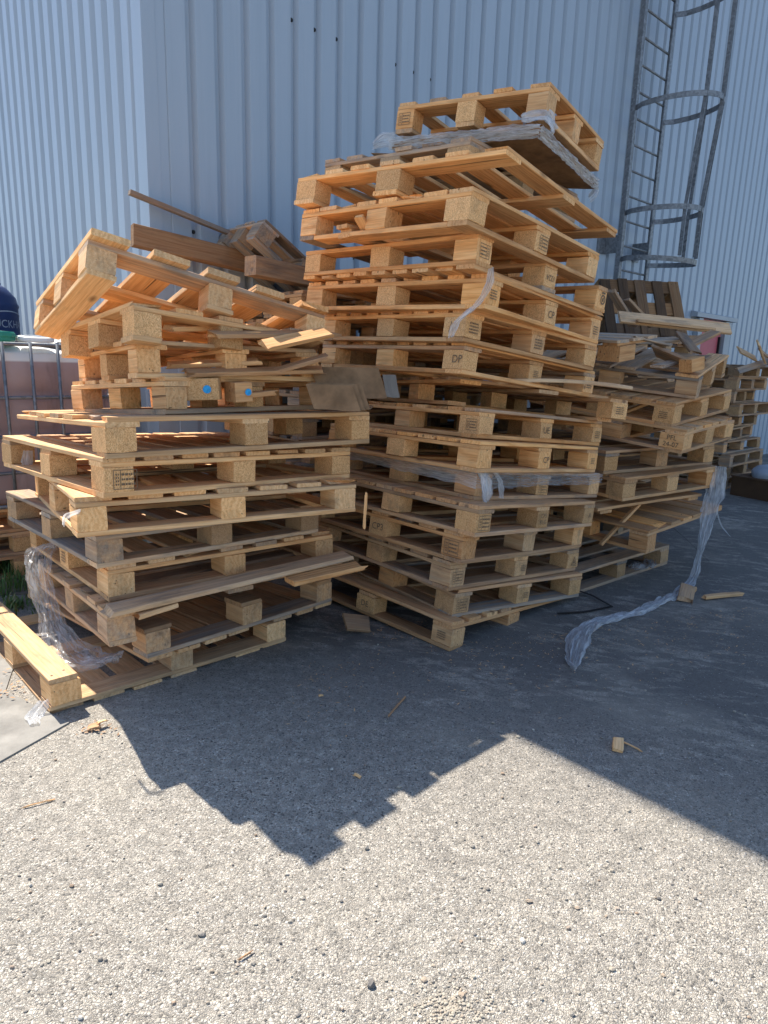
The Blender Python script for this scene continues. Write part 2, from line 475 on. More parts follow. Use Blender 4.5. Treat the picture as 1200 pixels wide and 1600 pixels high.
# screw heads in the grooves
m = MB()
def screw(m, a, z):
    for k in range(2):
        r = (.013, .008)[k]; d0, d1 = ((-.033, -.029), (-.029, -.022))[k]
        V = []; n = 10
        for d in (d0, d1):
            for i in range(n):
                an = 2 * math.pi * i / n
                p = WD * (a + r * math.cos(an)) + WN * d; V.append((p.x, p.y, z + r * math.sin(an)))
        F = [[i, (i + 1) % n, n + (i + 1) % n, n + i] for i in range(n)] + [[n + i for i in range(n)]]
        m.add(V, F)
GR = [.083 + .186 * k + .026 for k in range(130)]
for k in (5, 6, 7, 10, 11, 12, 15, 16, 17, 20, 21, 22): screw(m, GR[k], 3.54)
for k in (0, 1, 4, 5, 8, 9): screw(m, GR[k], 2.117)
for k in (30, 31, 34, 35, 38, 39): screw(m, GR[k], 2.117)
m.build('screw', DARKPL, wallR)

# small dark marks and scuffs are in the material; red door with its grey hood and reveal
dr = thing('small_door', 'faded red door low in the metal wall under a grey hood', 'door', CORNER + WD * 7.98 + WN * .002)
dr.rotation_euler = (0, 0, math.atan2(WD.y, WD.x))
m = MB(); box(m, (-.42, -.012, 0), (.33, -.004, 2.06)); m.build('door_leaf', REDDOOR, dr)
m = MB()
box(m, (-.54, -.07, 0), (-.42, 0, 2.06)); box(m, (.33, -.07, 0), (.52, 0, 2.06))
m.build('door_frame', GREYFRAME, dr)
m = MB(); 
m.add([(-.66, -.09, 2.07), (.66, -.09, 2.07), (.66, 0, 2.07), (-.66, 0, 2.07), (-.66, -.09, 2.125), (.66, -.09, 2.125), (.66, 0, 2.15), (-.66, 0, 2.15)],
      [[0, 3, 2, 1], [4, 5, 6, 7], [0, 1, 5, 4], [1, 2, 6, 5], [2, 3, 7, 6], [3, 0, 4, 7]])
m.build('door_hood', GREYFRAME, dr)
m = MB(); box(m, (.25, -.045, 1.5), (.28, -.013, 1.85)); m.build('handle', DARKPL, dr)

# ------------------------------------------------------------------ ladder with safety cage
lad = thing('caged_ladder', 'galvanised steel access ladder with bent safety cage fixed to the metal wall', 'ladder', CORNER + WD * 5.36 + WN * .2)
lad.rotation_euler = (0, 0, math.atan2(WD.y, WD.x))       # x along the wall, -y out of the wall
for s in (-1, 1):
    m = MB(); box(m, (s * .295 - .028, -.012, 1.35), (s * .295 + .028, 0, 8.6)); box(m, (s * .295 - .028 if s < 0 else s * .295 + .020, -.0, 1.35), (s * .295 - .020 if s < 0 else s * .295 + .028, .04, 8.6))
    m.build('side_rail', GALV, lad)
z = 2.40
while z < 8.5:
    m = MB(); tube(m, [(-.285, .012, z), (.285, .012, z)], .0115, 8); m.build('rung', GALV, lad); z += .246
def hoop(z, rr=.40, dep=.74, sag=0., n=20):
    pts = [(-.295, -.013, z)]
    for i in range(n + 1):
        a = math.pi * i / n
        pts.append((-.36 * math.cos(a) if 0 < i < n else -.345 * math.cos(a), -.10 - (dep - .10) * math.sin(a) ** .8, z - sag * math.sin(a)))
    pts.append((.295, -.013, z))
    return pts
HZ = [2.50, 2.96, 3.96, 4.98, 6.0, 7.0, 8.0]
for i, zz in enumerate(HZ):
    m = MB(); tube(m, hoop(zz, sag=(.05 if i < 1 else 0), dep=(.66 if i < 2 else .74)), .0, 4, flat=(.007, .05)); m.build('cage_hoop', GALV, lad)
for j, a in enumerate((.33, .53, .63, .85)):
    pts = []
    for i, zz in enumerate(HZ):
        an = math.pi * a; dep = (.66 if i < 2 else .74)
        pts.append((-.352 * math.cos(an), -.10 - (dep - .11) * math.sin(an) ** .8, zz))
    if j == 2:      # one bar is bent inward between the two lowest hoops
        pts.insert(1, (pts[0][0] * .6 + .1, pts[0][1] + .02, 2.75))
    m = MB(); tube(m, pts, 0, 4, flat=(.038, .006)); m.build('cage_bar', GALV, lad)
for zz in (2.66, 6.8):
    for s in (-1, 1):
        m = MB(); box(m, (s * .295 - (.004 if s < 0 else .006), .0, zz - .09), (s * .295 + .006, .2, zz + .09)); box(m, (s * .295 - .16 if s < 0 else s * .295 - .01, .186, zz - .09), (s * .295 + .01 if s < 0 else s * .295 + .14, .199, zz + .09))
        m.build('wall_bracket', GALV, lad)

# ------------------------------------------------------------------ stamps and writing
def text_mesh(body, size):
    cu = bpy.data.curves.new('stamp', 'FONT'); cu.body = body; cu.size = size; cu.align_x = 'CENTER'; cu.align_y = 'CENTER'; cu.resolution_u = 3
    ob = bpy.data.objects.new('stamp', cu); COL.objects.link(ob)
    dg = bpy.context.evaluated_depsgraph_get()
    me = bpy.data.meshes.new_from_object(ob.evaluated_get(dg))
    bpy.data.objects.remove(ob); return me
def put_mark(parent, kind, center, face, size, flip=False, rngs=None):
    """ink mark lying on a block face. face '-X' (left) or '-Y' (right)"""
    if kind.startswith('t:'):
        me = text_mesh(kind[2:].replace('|', '\n'), size)
    else:
        m = MB(); r = random.Random(hash(kind) % 99 + int(center[2] * 1000))
        s = size
        def rect(x0, y0, x1, y1): m.add([(x0, y0, 0), (x1, y0, 0), (x1, y1, 0), (x0, y1, 0)], [[0, 1, 2, 3]])
        if kind == 'box':
            W_, H_, e = s * .62, s * .5, s * .035
            rect(-W_, -H_, W_, -H_ + e); rect(-W_, H_ - e, W_, H_); rect(-W_, -H_ + e, -W_ + e, H_ - e); rect(W_ - e, -H_ + e, W_, H_ - e); rect(-W_ * .42, -H_ + e, -W_ * .42 + e, H_ - e)
            # ear of wheat
            for k in range(4):
                y = -H_ * .6 + k * H_ * .34; rect(-W_ * .8, y, -W_ * .70, y + H_ * .2); rect(-W_ * .62, y, -W_ * .54, y + H_ * .2)
            for k in range(3):   # worn illegible lines
                y = H_ * .5 - k * H_ * .5; x = -W_ * .3
                while x < W_ * .75:
                    l = r.uniform(.05, .16) * s; rect(x, y - .05 * s, min(x + l, W_ * .85), y + .055 * s); x += l + .04 * s
        elif kind == 'tri':
            e = s * .06
            tri = [(-.5 * s, -.4 * s), (.5 * s, -.4 * s), (0, .45 * s)]
            for i in range(3):
                a, b = Vector(tri[i]), Vector(tri[(i + 1) % 3]); d = (b - a).normalized(); n_ = Vector((-d.y, d.x)) * e
                m.add([(*a, 0), (*b, 0), (*(b + n_), 0), (*(a + n_), 0)], [[0, 1, 2, 3]])
            rect(-.16 * s, -.26 * s, .16 * s, -.1 * s); rect(-.05 * s, -.1 * s, .05 * s, .1 * s)
            rect(-.5 * s, -.56 * s, .5 * s, -.5 * s)
        elif kind == 'ring':
            n = 18
            for i in range(n):
                a0, a1 = 2 * math.pi * i / n, 2 * math.pi * (i + 1) / n
                m.add([(.5 * s * math.cos(a0), .5 * s * math.sin(a0), 0), (.5 * s * math.cos(a1), .5 * s * math.sin(a1), 0), (.36 * s * math.cos(a1), .36 * s * math.sin(a1), 0), (.36 * s * math.cos(a0), .36 * s * math.sin(a0), 0)], [[0, 1, 2, 3]])
            rect(-.14 * s, -.2 * s, .12 * s, .2 * s); rect(-.34 * s, -.78 * s, .34 * s, -.58 * s)
        elif kind == 'lines':
            for k in range(4):
                y = .3 * s - k * .22 * s; x = -.5 * s
                while x < .5 * s:
                    l = r.uniform(.05, .14) * s; rect(x, y, min(x + l, .52 * s), y + .12 * s); x += l + .05 * s
        elif kind == 'scrawl':
            e = .02 * s; P = [(-.5, -.4), (-.3, .4), (-.1, -.4), (.05, .4), (.2, -.3), (.45, .35)]
            for (a, b) in zip(P, P[1:]):
                a, b = Vector(a) * s, Vector(b) * s; d = (b - a).normalized(); n_ = Vector((-d.y, d.x)) * e
                m.add([(*(a - n_), 0), (*(b - n_), 0), (*(b + n_), 0), (*(a + n_), 0)], [[0, 1, 2, 3]])
        me = bpy.data.meshes.new('stamp'); me.from_pydata(m.v, [], m.f); me.update()
    me.materials.clear(); me.materials.append(INK)
    o = bpy.data.objects.new('stamp', me); COL.objects.link(o); o.parent = parent
    R = Euler((math.pi / 2, 0, 0 if face == '-Y' else -math.pi / 2)).to_matrix()
    if flip: R = R @ Matrix.Rotation(math.pi, 3, 'Z')
    o.rotation_euler = R.to_euler(); o.location = center
    return o

# ------------------------------------------------------------------ pallets
RUN, BLK, STR, DEC = .020, .0865, .0185, .0175
HP = RUN + BLK + STR + DEC + .0015
def pallet(label, group, P, t, W, L, seed, dirs='X', nb=6, bw=.118, flip=False, weather=.22, tint=.5, pale=.3, chip=.6,
           missb=(), missd=(), missr=(), run='perim', bx=.105, by=.125, nails=True, marks=(), brk=.12, deckw=None, name='wooden_pallet',
           strw=.12, bottomdeck=False, missrun=(), weird=None, solid=(), oldb=.13, dthk=1., over=0.):
    """P = near top corner, t = (tilt x, tilt y, yaw) degrees; local X runs along the right face, Y along the left face"""
    rng = random.Random(seed)
    rot = Euler((rad(t[0]), rad(t[1]), rad(t[2])), 'XYZ'); Rr = rot.to_matrix()
    loc = Vector(P) + Rr @ Vector((W / 2, L / 2, -HP))
    root = thing(name, label, 'pallet', loc, rot, group)
    def zz(z, th):  # centre height, mirrored when the pallet lies upside down
        c = z + th / 2
        return HP - c if flip else c
    def tone(dw=0, dt=0, aged=True):
        old = rng.uniform(.25, .6) if aged and rng.random() < oldb else 0
        return (min(1, max(-.9, tint + rng.gauss(0, .22) + dt)), min(1, max(0, weather + rng.gauss(0, .10) + dw + old)), min(1, max(0, pale + rng.gauss(0, .25))), 1)
    z0 = 0.
    zb = RUN + .0003; zs = zb + BLK + .0003; zd = zs + STR + .0003
    # --- deck
    m = MB()
    A, B = (W, L) if dirs == 'X' else (L, W)      # boards run along A, spread over B
    gap = (B - nb * bw) / (nb - 1)
    for k in range(nb):
        if k in missd: continue
        b0 = -B / 2 + bw / 2 + k * (bw + gap) + rng.uniform(-.006, .006) * (0 < k < nb - 1)
        ww = bw * rng.uniform(.93, 1.04) if 0 < k < nb - 1 else bw
        ln = A + rng.uniform(-.012, .006)
        br = (rng.uniform(.02, .07) if rng.random() < brk else 0, rng.uniform(.02, .07) if rng.random() < brk else 0)
        c = (rng.uniform(-.006, .006), b0, zz(zd, DEC * dthk)) if dirs == 'X' else (b0, rng.uniform(-.006, .006), zz(zd, DEC * dthk))
        dw = deckw.get(k, 0) if deckw else 0
        board(m, c, (ln + 2 * over, ww, DEC * dthk * rng.uniform(.94, 1.04)), dirs, rng, tone(dw), seg=5, bow=rng.uniform(-.003, .003), rot=rng.uniform(-.006, .006), broken=br)
        if nails:
            for q in (-1, 0, 1):
                for e in (-.022, .018, .03):
                    px = q * (A / 2 - .05) + rng.uniform(-.03, .03); py = b0 + e
                    zt = (zz(zd, DEC * dthk) + DEC * dthk * .53)
                    cc = (px, py) if dirs == 'X' else (py, px)
                    m.add([(cc[0] + .0045 * math.cos(a * 1.0472), cc[1] + .0045 * math.sin(a * 1.0472), zt) for a in range(6)], [[0, 1, 2, 3, 4, 5]], mat=1)
    m.build('deck_boards', [WOOD, NAIL], root)
    # --- stringer boards across the deck boards
    sd_ = 'Y' if dirs == 'X' else 'X'
    for q in (-1, 0, 1):
        if ('s', q) in missr: continue
        m = MB(); a0 = q * (A / 2 - strw / 2)
        c = (a0, 0, zz(zs, STR)) if dirs == 'X' else (0, a0, zz(zs, STR))
        board(m, c, (B + rng.uniform(-.006, .004), strw, STR), sd_, rng, tone(), seg=5, bow=rng.uniform(-.0015, .0015))
        m.build('stringer_board', WOOD, root)
    # --- blocks
    blocks = {}
    for i in (-1, 0, 1):
        for j in (-1, 0, 1):
            if (i, j) in missb: continue
            ch_ = rng.random() < chip and (i, j) not in solid
            m = MB(); sx, sy = bx * rng.uniform(.95, 1.05), by * rng.uniform(.95, 1.05)
            cxx = i * (W / 2 - sx / 2) + rng.uniform(-.004, .004); cyy = j * (L / 2 - sy / 2) + rng.uniform(-.004, .004)
            tn = tone(0, .12, rng.random() < .08)
            if ch_:
                V0 = len(m.v); board(m, (cxx, cyy, zz(zb, BLK)), (sx, sy, BLK), 'X', rng, tn, ch=.003, seg=2, rot=rng.uniform(-.03, .03), jit=.0022)
            else:
                board(m, (cxx, cyy, zz(zb, BLK)), (sy, sx, BLK), 'Y', rng, tn, ch=.004, seg=2, rot=rng.uniform(-.03, .03), jit=.0018)
            o = m.build('block', CHIP if ch_ else WOOD, root); blocks[(i, j)] = (o, cxx, cyy, sx, sy)
    # --- bottom
    rw = .105
    rl = []
    if run == 'perim':
        rl = [('X', 0, -L / 2 + rw / 2, W), ('X', 0, L / 2 - rw / 2, W), ('Y', -W / 2 + rw / 2, 0, L - 2 * rw - .002), ('Y', W / 2 - rw / 2, 0, L - 2 * rw - .002), ('X', 0, 0, W - 2 * rw - .002)]
    elif run == 'X': rl = [('X', 0, q * (L / 2 - rw / 2), W) for q in (-1, 0, 1)]
    elif run == 'Y': rl = [('Y', q * (W / 2 - rw / 2), 0, L) for q in (-1, 0, 1)]
    for k, (ax, x, y, ln) in enumerate(rl):
        if k in missrun: continue
        m = MB(); board(m, (x, y, zz(z0, RUN)), (ln, rw * rng.uniform(.95, 1.0), RUN), ax, rng, tone(.04), seg=5, bow=rng.uniform(-.0015, .0015), broken=(0, rng.uniform(.02, .05) if rng.random() < brk * .6 else 0))
        if nails:
            for q in (-1, 0, 1):
                for e in (-.03, .02):
                    zt = zz(z0, RUN) + (RUN / 2 + .0008)
                    pa, pb = q * (ln / 2 - .05) + rng.uniform(-.02, .02), e
                    cc = (x + pa, y + pb) if ax == 'X' else (x + pb, y + pa)
                    m.add([(cc[0] + .005 * math.cos(a * 1.0472), cc[1] + .005 * math.sin(a * 1.0472), zt) for a in range(6)], [[0, 1, 2, 3, 4, 5]], mat=1)
        m.build('runner', [WOOD, NAIL], root)
    # small pads left where runners have been torn off
    for (i, j) in (weird or ()):
        if (i, j) in blocks:
            o, cxx, cyy, sx, sy = blocks[(i, j)]
            m = MB(); board(m, (cxx, cyy, zz(z0, RUN)), (sx + rng.uniform(0, .02), sy + .003, RUN), 'X', rng, tone(.1, -.1), seg=1, broken=(0, .015))
            m.build('torn_runner_stub', WOOD, root)
    # --- stamps: (block, face, kind, size, flip, shift along the face)
    for (ij, face, kind, size, fl, sh) in marks:
        if ij not in blocks: continue
        o, cxx, cyy, sx, sy = blocks[ij]
        zc = zz(zb, BLK)
        if face == '-X': c = (cxx - sx / 2 - .004, cyy + sh, zc)
        else: c = (cxx + sh, cyy - sy / 2 - .004, zc)
        put_mark(o, kind, c, face, size, fl)
    return root

ORD = ['', 'bottom', 'second', 'third', 'fourth', 'fifth', 'sixth', 'seventh', 'eighth', 'ninth', 'tenth', 'eleventh', 'twelfth', 'thirteenth', 'fourteenth', 'fifteenth', 'sixteenth', 'seventeenth']
GC_ = 'pallets of the tall central stack'
N_ = (-1, -1); MX = (0, -1); RX = (1, -1); MY = (-1, 0); LY = (-1, 1)
#   P, t(tx,ty,yaw), W, L
RT = {
1: ((.342, 2.936, .144), (1.6, 5.6, 46.2), 1.07, 1.16, dict(dirs='Y', nb=8, bw=.1, run='Y', missb=[(1, -1), (1, 0), (1, 1)], missrun=[2, 1], marks=[(N_, '-X', 'lines', .05, 0, 0), (MY, '-X', 't:DE', .045, 0, 0)]), 'its right blocks gone'),
2: ((.360, 3.035, .273), (.8, 5.5, 38.9), 1.05, 1.05, dict(weather=.38, brk=.5, nb=7, marks=[(N_, '-Y', 'box', .06, 0, 0), (MX, '-Y', 'lines', .04, 0, .02)]), 'deck edge chipped'),
3: ((.325, 2.987, .429), (.5, 5.4, 41.8), 1.11, 1.09, dict(weather=.42, brk=.4, nb=7, marks=[(N_, '-Y', 'box', .06, 0, 0), (MX, '-Y', 'lines', .04, 0, .02), (RX, '-Y', 'tri', .055, 0, .01)]), 'triangle stamp at right'),
4: ((.373, 2.942, .580), (.4, 5.8, 44.5), 1.12, 1.14, dict(nb=7, weather=.28, marks=[(N_, '-X', 'box', .07, 0, 0), (MY, '-X', 't:CP3', .05, 0, 0)]), 'CP3 on middle left block'),
5: ((.427, 2.886, .724), (.5, 5.9, 44.8), 1.08, 1.10, dict(nb=8, weather=.25, marks=[(N_, '-Y', 'box', .07, 0, 0), (MX, '-Y', 't:CP3|81/G', .032, 0, 0), (RX, '-Y', 't:A', .04, 0, .01)]), 'under the film-wrapped one'),
6: ((.436, 3.091, .853), (-.2, 5.5, 41.4), 1.10, 1.10, dict(nb=7, weather=.40, marks=[(MX, '-Y', 'box', .06, 0, 0)]), 'bound in clear film'),
7: ((.426, 2.985, 1.004), (-.3, 5.1, 44.0), 1.09, 1.07, dict(nb=8, tint=.6, marks=[(MX, '-Y', 't:CP', .045, 0, .01), (RX, '-Y', 'lines', .04, 0, 0)], solid=[N_]), 'above the film band'),
8: ((.444, 3.187, 1.139), (-.9, 5.2, 41.1), 1.10, 1.09, dict(nb=9, bw=.095, marks=[(N_, '-X', 'box', .055, 0, -.02), (MX, '-Y', 't:UE', .05, 0, 0), (RX, '-Y', 'lines', .05, 0, 0)]), 'stamped UE at right'),
9: ((.354, 3.286, 1.289), (-2.2, 5.2, 22), 1.05, 1.08, dict(nb=7, weather=.35, missb=[(-1, -1), (0, -1)], brk=.6, marks=[(RX, '-Y', 'lines', .05, 0, 0)], missd=[0], missrun=[0]), 'askew, near corner broken'),
10: ((.344, 3.064, 1.442), (.4, 6.0, 41.8), 1.11, 1.08, dict(nb=9, bw=.09, weather=.2, marks=[(N_, '-X', 't:DP', .05, 0, -.03), (MX, '-Y', 'lines', .04, 0, 0), (RX, '-Y', 'lines', .05, 0, 0)]), 'above the broken askew one'),
11: ((.340, 3.010, 1.582), (.8, 5.9, 41.5), 1.07, 1.07, dict(nb=9, bw=.09, marks=[(N_, '-X', 'scrawl', .06, 0, 0), (N_, '-Y', 'lines', .06, 0, 0), (MX, '-Y', 'lines', .06, 0, 0)]), 'pen strokes on corner'),
12: ((.412, 2.926, 1.718), (1.4, 5.3, 47.7), 1.11, 1.16, dict(nb=9, bw=.095, tint=.6, marks=[(N_, '-Y', 'lines', .05, 0, 0), (MX, '-Y', 't:CP', .05, 0, 0), (RX, '-Y', 'lines', .055, 0, 0)]), 'film strip on its corner'),
13: ((.356, 2.877, 1.869), (1.5, 5.7, 45.2), 1.14, 1.14, dict(nb=9, bw=.095, flip=True, run='Y', marks=[(N_, '-Y', 'box', .055, 1, 0), (MX, '-Y', 't:1224', .037, 1, 0), (RX, '-Y', 'ring', .05, 1, .015)]), '1224 stamped upside down'),
14: ((.305, 2.765, 2.015), (2.4, 5.5, 46.4), 1.09, 1.04, dict(nb=8, tint=.55, weather=.15, marks=[(MX, '-Y', 'box', .06, 0, .01)], solid=[(1, -1)]), 'holding loose slat offcuts'),
15: ((.423, 2.742, 2.159), (3.0, 5.9, 50.6), 1.16, 1.15, dict(nb=7, bw=.11, pale=.6, weather=.10, missb=[(-1, -1), (0, -1), (1, -1), (1, 0), (1, 1)], run='none', weird=[(-1, 1), (-1, 0)], tint=.65), 'jutting out to the right'),
16: ((.337, 3.23, 2.335), (4.2, 3.4, 46), 1.0, 1.0, dict(nb=6, weather=.85, run='X'), 'grey-green and weathered'),
17: ((.665, 3.19, 2.545), (4.6, 3.8, 54.2), .73, .81, dict(nb=5, bw=.095, run='X', tint=.5, pale=.3, weather=.22, bx=.09, by=.10, missb=[], marks=[((-1, 1), '-X', 'box', .055, 0, 0)]), 'small one crowning the very top'),
}
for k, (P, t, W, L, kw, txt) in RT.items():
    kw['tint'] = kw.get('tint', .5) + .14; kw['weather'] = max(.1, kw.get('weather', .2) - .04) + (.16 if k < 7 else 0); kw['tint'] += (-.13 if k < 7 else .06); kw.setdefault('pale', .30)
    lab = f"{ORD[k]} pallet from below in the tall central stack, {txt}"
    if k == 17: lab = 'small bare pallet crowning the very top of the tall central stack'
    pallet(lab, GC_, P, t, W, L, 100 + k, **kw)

GL_ = 'pallets of the sunlit left stack'
LT = {
1: ((-1.232, 2.252, .1435), (-1.2, .6, 43.6), 1.07, 1.10, dict(dirs='Y', nb=7, bw=.125, flip=True, run='Y', missrun=[1, 2], nails=True, weather=.24, tint=.62, pale=.62, oldb=0, chip=0, missb=[(0, 1)]), 'upside down, one side board left'),
2: ((-.930, 2.453, .274), (-1.6, 1.3, 49.2), 1.03, 1.19, dict(dirs='Y', nb=8, bw=.11, flip=True, run='none', weird=[(-1, -1), (0, -1), (1, -1), (-1, 0), (-1, 1)], chip=.2, weather=.36, tint=.42), 'upside down, blocks bare'),
3: ((-1.029, 2.325, .396), (-2.5, .1, 41.0), 1.12, 1.00, dict(nb=7, bw=.105, weather=.62, brk=.5, missb=[(0, -1), (1, -1), (0, 0), (1, 0), (0, 1), (1, 1)], run='Y', missrun=[1, 2], tint=.55), 'collapsed, with grey slats'),
4: ((-1.062, 2.432, .537), (-1.5, 1.0, 42.0), 1.09, 1.12, dict(dirs='Y', nb=7, bw=.11, tint=.55, marks=[(MY, '-X', 'lines', .06, 0, 0)]), 'below the dark grey one'),
5: ((-1.081, 2.395, .683), (-1.1, 1.4, 44.5), 1.07, 1.14, dict(dirs='Y', nb=7, bw=.11, weather=.78, tint=.45), 'dark grey and weathered'),
6: ((-1.082, 2.255, .842), (-2.3, 1.1, 34.8), 1.16, 1.08, dict(dirs='Y', nb=7, bw=.125, tint=.72, pale=.65, weather=.1, chip=.1, missb=[], solid=[N_, MX, RX]), 'pale and fresh'),
7: ((-.978, 2.257, .988), (-1.6, 2.0, 45.1), 1.15, 1.15, dict(dirs='Y', nb=8, bw=.115, tint=.68, pale=.5, weather=.12, chip=1, marks=[(N_, '-Y', 'box', .07, 0, .02)]), 'boxed stamp on corner'),
8: ((-.960, 2.25, 1.128), (-3.0, .5, 41.8), 1.18, 1.19, dict(nb=7, bw=.12, tint=.62, pale=.45, weather=.15, chip=1, missb=[(-1, 0), (-1, 1), (0, 1), (0, 0)], run='X', missrun=[1, 2]), 'edge-on at eye level'),
9: ((-.850, 2.538, 1.262), (-3.6, .3, 50), .86, .76, dict(nb=6, bw=.1, tint=.62, pale=.35, weather=.16, chip=.2, run='perim', bx=.09, by=.09), 'small, holding blue-dotted offcuts'),
10: ((-.944, 2.526, 1.397), (-3.6, .6, 40), .82, .76, dict(nb=6, bw=.1, tint=.62, weather=.15, chip=.1, brk=.5, run='X', missb=[(0, 1)], missd=[2], bx=.09, by=.09), 'small, corner block split'),
11: ((-.918, 2.465, 1.530), (-7.0, 4.6, 44.8), .80, .74, dict(dirs='Y', nb=5, bw=.11, tint=.6, weather=.2, chip=1, run='none', weird=[(-1, -1)], missb=[(0, 0), (1, 1), (1, -1)], brk=.3, bx=.1, by=.1), 'broken, under the tilted one'),
12: ((-1.06, 2.45, 1.745), (-14.9, 11, 38.3), 1.0, .77, dict(dirs='Y', nb=5, bw=.135, tint=.75, pale=.55, weather=.1, chip=0, run='Y', missrun=[1], weird=[(0, -1)], bx=.1, by=.1, dthk=1.5, over=.03), 'x'),
}
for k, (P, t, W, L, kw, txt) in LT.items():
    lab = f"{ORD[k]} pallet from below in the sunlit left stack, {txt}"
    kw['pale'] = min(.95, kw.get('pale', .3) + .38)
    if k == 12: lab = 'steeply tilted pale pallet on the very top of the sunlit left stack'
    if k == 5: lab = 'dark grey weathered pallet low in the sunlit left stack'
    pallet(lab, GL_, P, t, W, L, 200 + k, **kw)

GB_ = 'pallets of the stack right of the tall one'
BT = {
1: ((1.09, 3.73, .1437), (0, 0, 40.1), 1.23, 1.10, dict(dirs='X', nb=6, weather=.72, tint=.36), 'bottom grey pallet of the stack right of the tall one, flat on the asphalt'),
2: ((1.589, 3.849, .40), (1.4, -3.1, 39.5), .96, .9, dict(dirs='Y', nb=7, weather=.30, tint=.5, missb=[(0, -1), (1, -1), (0, 0)], run='Y', missrun=[1, 2]), 'sagging pallet showing its slatted deck, low in the stack right of the tall one'),
4: ((1.424, 3.865, .715), (1.5, -1.0, 33), .95, .85, dict(nb=6, weather=.35, tint=.45), 'pallet the long film strip hangs from, in the stack right of the tall one'),
5: ((1.322, 3.952, .862), (1, -.5, 30), 1.05, 1.0, dict(nb=6, weather=.45, tint=.4, missd=[2]), 'dull pallet just beneath the PFL one'),
6: ((1.723, 3.811, 1.015), (5, -3, 45), .80, .9, dict(dirs='Y', nb=6, bw=.11, weather=.30, tint=.48, bx=.13, by=.14, marks=[(N_, '-X', 't:PFL|24-07', .04, 0, 0)]), 'pallet with PFL 24-07 stamped on its corner block'),
7: ((1.664, 3.862, 1.162), (5, -5, 43.5), .85, 1.0, dict(nb=7, weather=.30, tint=.5, marks=[(N_, '-X', 'lines', .05, 0, 0)]), 'pallet just above the PFL one'),
8: ((1.825, 3.96, 1.321), (5.5, -9.5, 54), .86, 1.05, dict(nb=6, bw=.13, weather=.5, tint=.5, pale=.6, nails=True, missd=[1], run='Y', missrun=[1]), 'topmost whole pallet of the stack right of the tall one, tilted towards us'),
}
for k, (P, t, W, L, kw, lab) in BT.items():
    pallet(lab, GB_, P, t, W, L, 300 + k, **kw)
# a bare deck without blocks squeezed into that stack
mbd = MB(); r_ = random.Random(5)
for k in range(6):
    board(mbd, (0, -.40 + k * .15, .03), (1.0, .11, .018), 'X', r_, (.55, .3 + .05 * (k % 2), .6, 1), seg=5, bow=.004)
for q in (-1, 1): board(mbd, (q * .42, 0, .0105), (.9, .1, .018), 'Y', r_, (.5, .3, .3, 1), seg=4)
bd = thing('loose_pallet_deck', 'bare slatted pallet deck without blocks, squeezed above the sagging pallet', 'pallet deck', (1.47, 4.50, .505), (rad(1), rad(-1), rad(31)))
mbd.build('deck_boards', WOOD, bd)

# stack standing behind, seen between the two front stacks and through the left one
GD_ = 'pallets of the shaded stack against the wall behind the two front stacks'
for k in range(12):
    r_ = random.Random(400 + k)
    lab = ('lowest' if k == 0 else 'topmost' if k == 11 else ORD[k + 1]) + ' pallet from below in the shaded stack behind the two front stacks'
    yaw = 42 + r_.uniform(-4, 4)
    pallet(lab, GD_, (-.50 + r_.uniform(-.04, .04), 3.98 + r_.uniform(-.03, .03), HP * (k + 1) + .0008 * k), (0, 0, yaw), 1.05, .78, 400 + k, weather=.5, tint=.36, nb=6, bw=.1, run='X')
# stack behind the right-hand stack
GE_ = 'pallets of the hidden stack behind the right-hand stack'
for k in range(11):
    r_ = random.Random(450 + k)
    lab = ('lowest' if k == 0 else 'topmost' if k == 10 else ORD[k + 1]) + ' pallet from below in the stack between right-hand stack and ladder'
    pallet(lab, GE_, (1.98 + r_.uniform(-.06, .06), 5.25 + r_.uniform(-.05, .05), HP * (k + 1) + .0008 * k), (0, 0, 44 + r_.uniform(-5, 5)), 1.1, 1.0, 450 + k, weather=.68, tint=.42, nb=6, bw=.1, run='X')
GH_ = 'pallets of the dark stack right behind the tall central stack'
for k in range(10):
    r_ = random.Random(560 + k)
    lab = ('lowest' if k == 0 else 'topmost' if k == 9 else ORD[k + 1]) + ' pallet from below in the dark stack right behind the tall central one'
    pallet(lab, GH_, (.52 + r_.uniform(-.05, .05), 4.42 + r_.uniform(-.04, .04), HP * (k + 1) + .0008 * k), (0, 0, 43 + r_.uniform(-4, 4)), 1.15, .8, 560 + k, weather=.6, tint=.3, nb=7, bw=.11, run='X')
# far right stack
GF_ = 'weathered pallets of the far right stack by the door'
for k in range(10):
    r_ = random.Random(500 + k)
    lab = ('lowest' if k == 0 else 'topmost' if k == 9 else ORD[k + 1]) + ' grey pallet from the ground in the far right stack near the red door'
    pallet(lab, GF_, (3.95 + r_.uniform(-.13, .1), 7.58 + r_.uniform(-.1, .1), HP * (k + 1) + .0008 * k), (0, 0, 46 + r_.uniform(-6, 6)), 1.15, .75, 500 + k, weather=.62, tint=.28, nb=6, bw=.1, run='X', brk=.3)
# three low pallets that carry the tank
GI_ = 'pallets under the caged tank'
TY = math.degrees(math.atan2(WD.y, WD.x))
TP = Vector((-1.72, 4.22, 0)) - WD * 1.2
for k in range(3):
    lab = ('lowest', 'middle', 'uppermost')[k] + ' of the three pallets the caged tank stands on'
    pallet(lab, GI_, (TP.x + .01 * k, TP.y, HP * (k + 1) + .0008 * k), (0, 0, TY + k), 1.2, .95, 530 + k, weather=.45, tint=.45, nb=6, bw=.11, run='X')

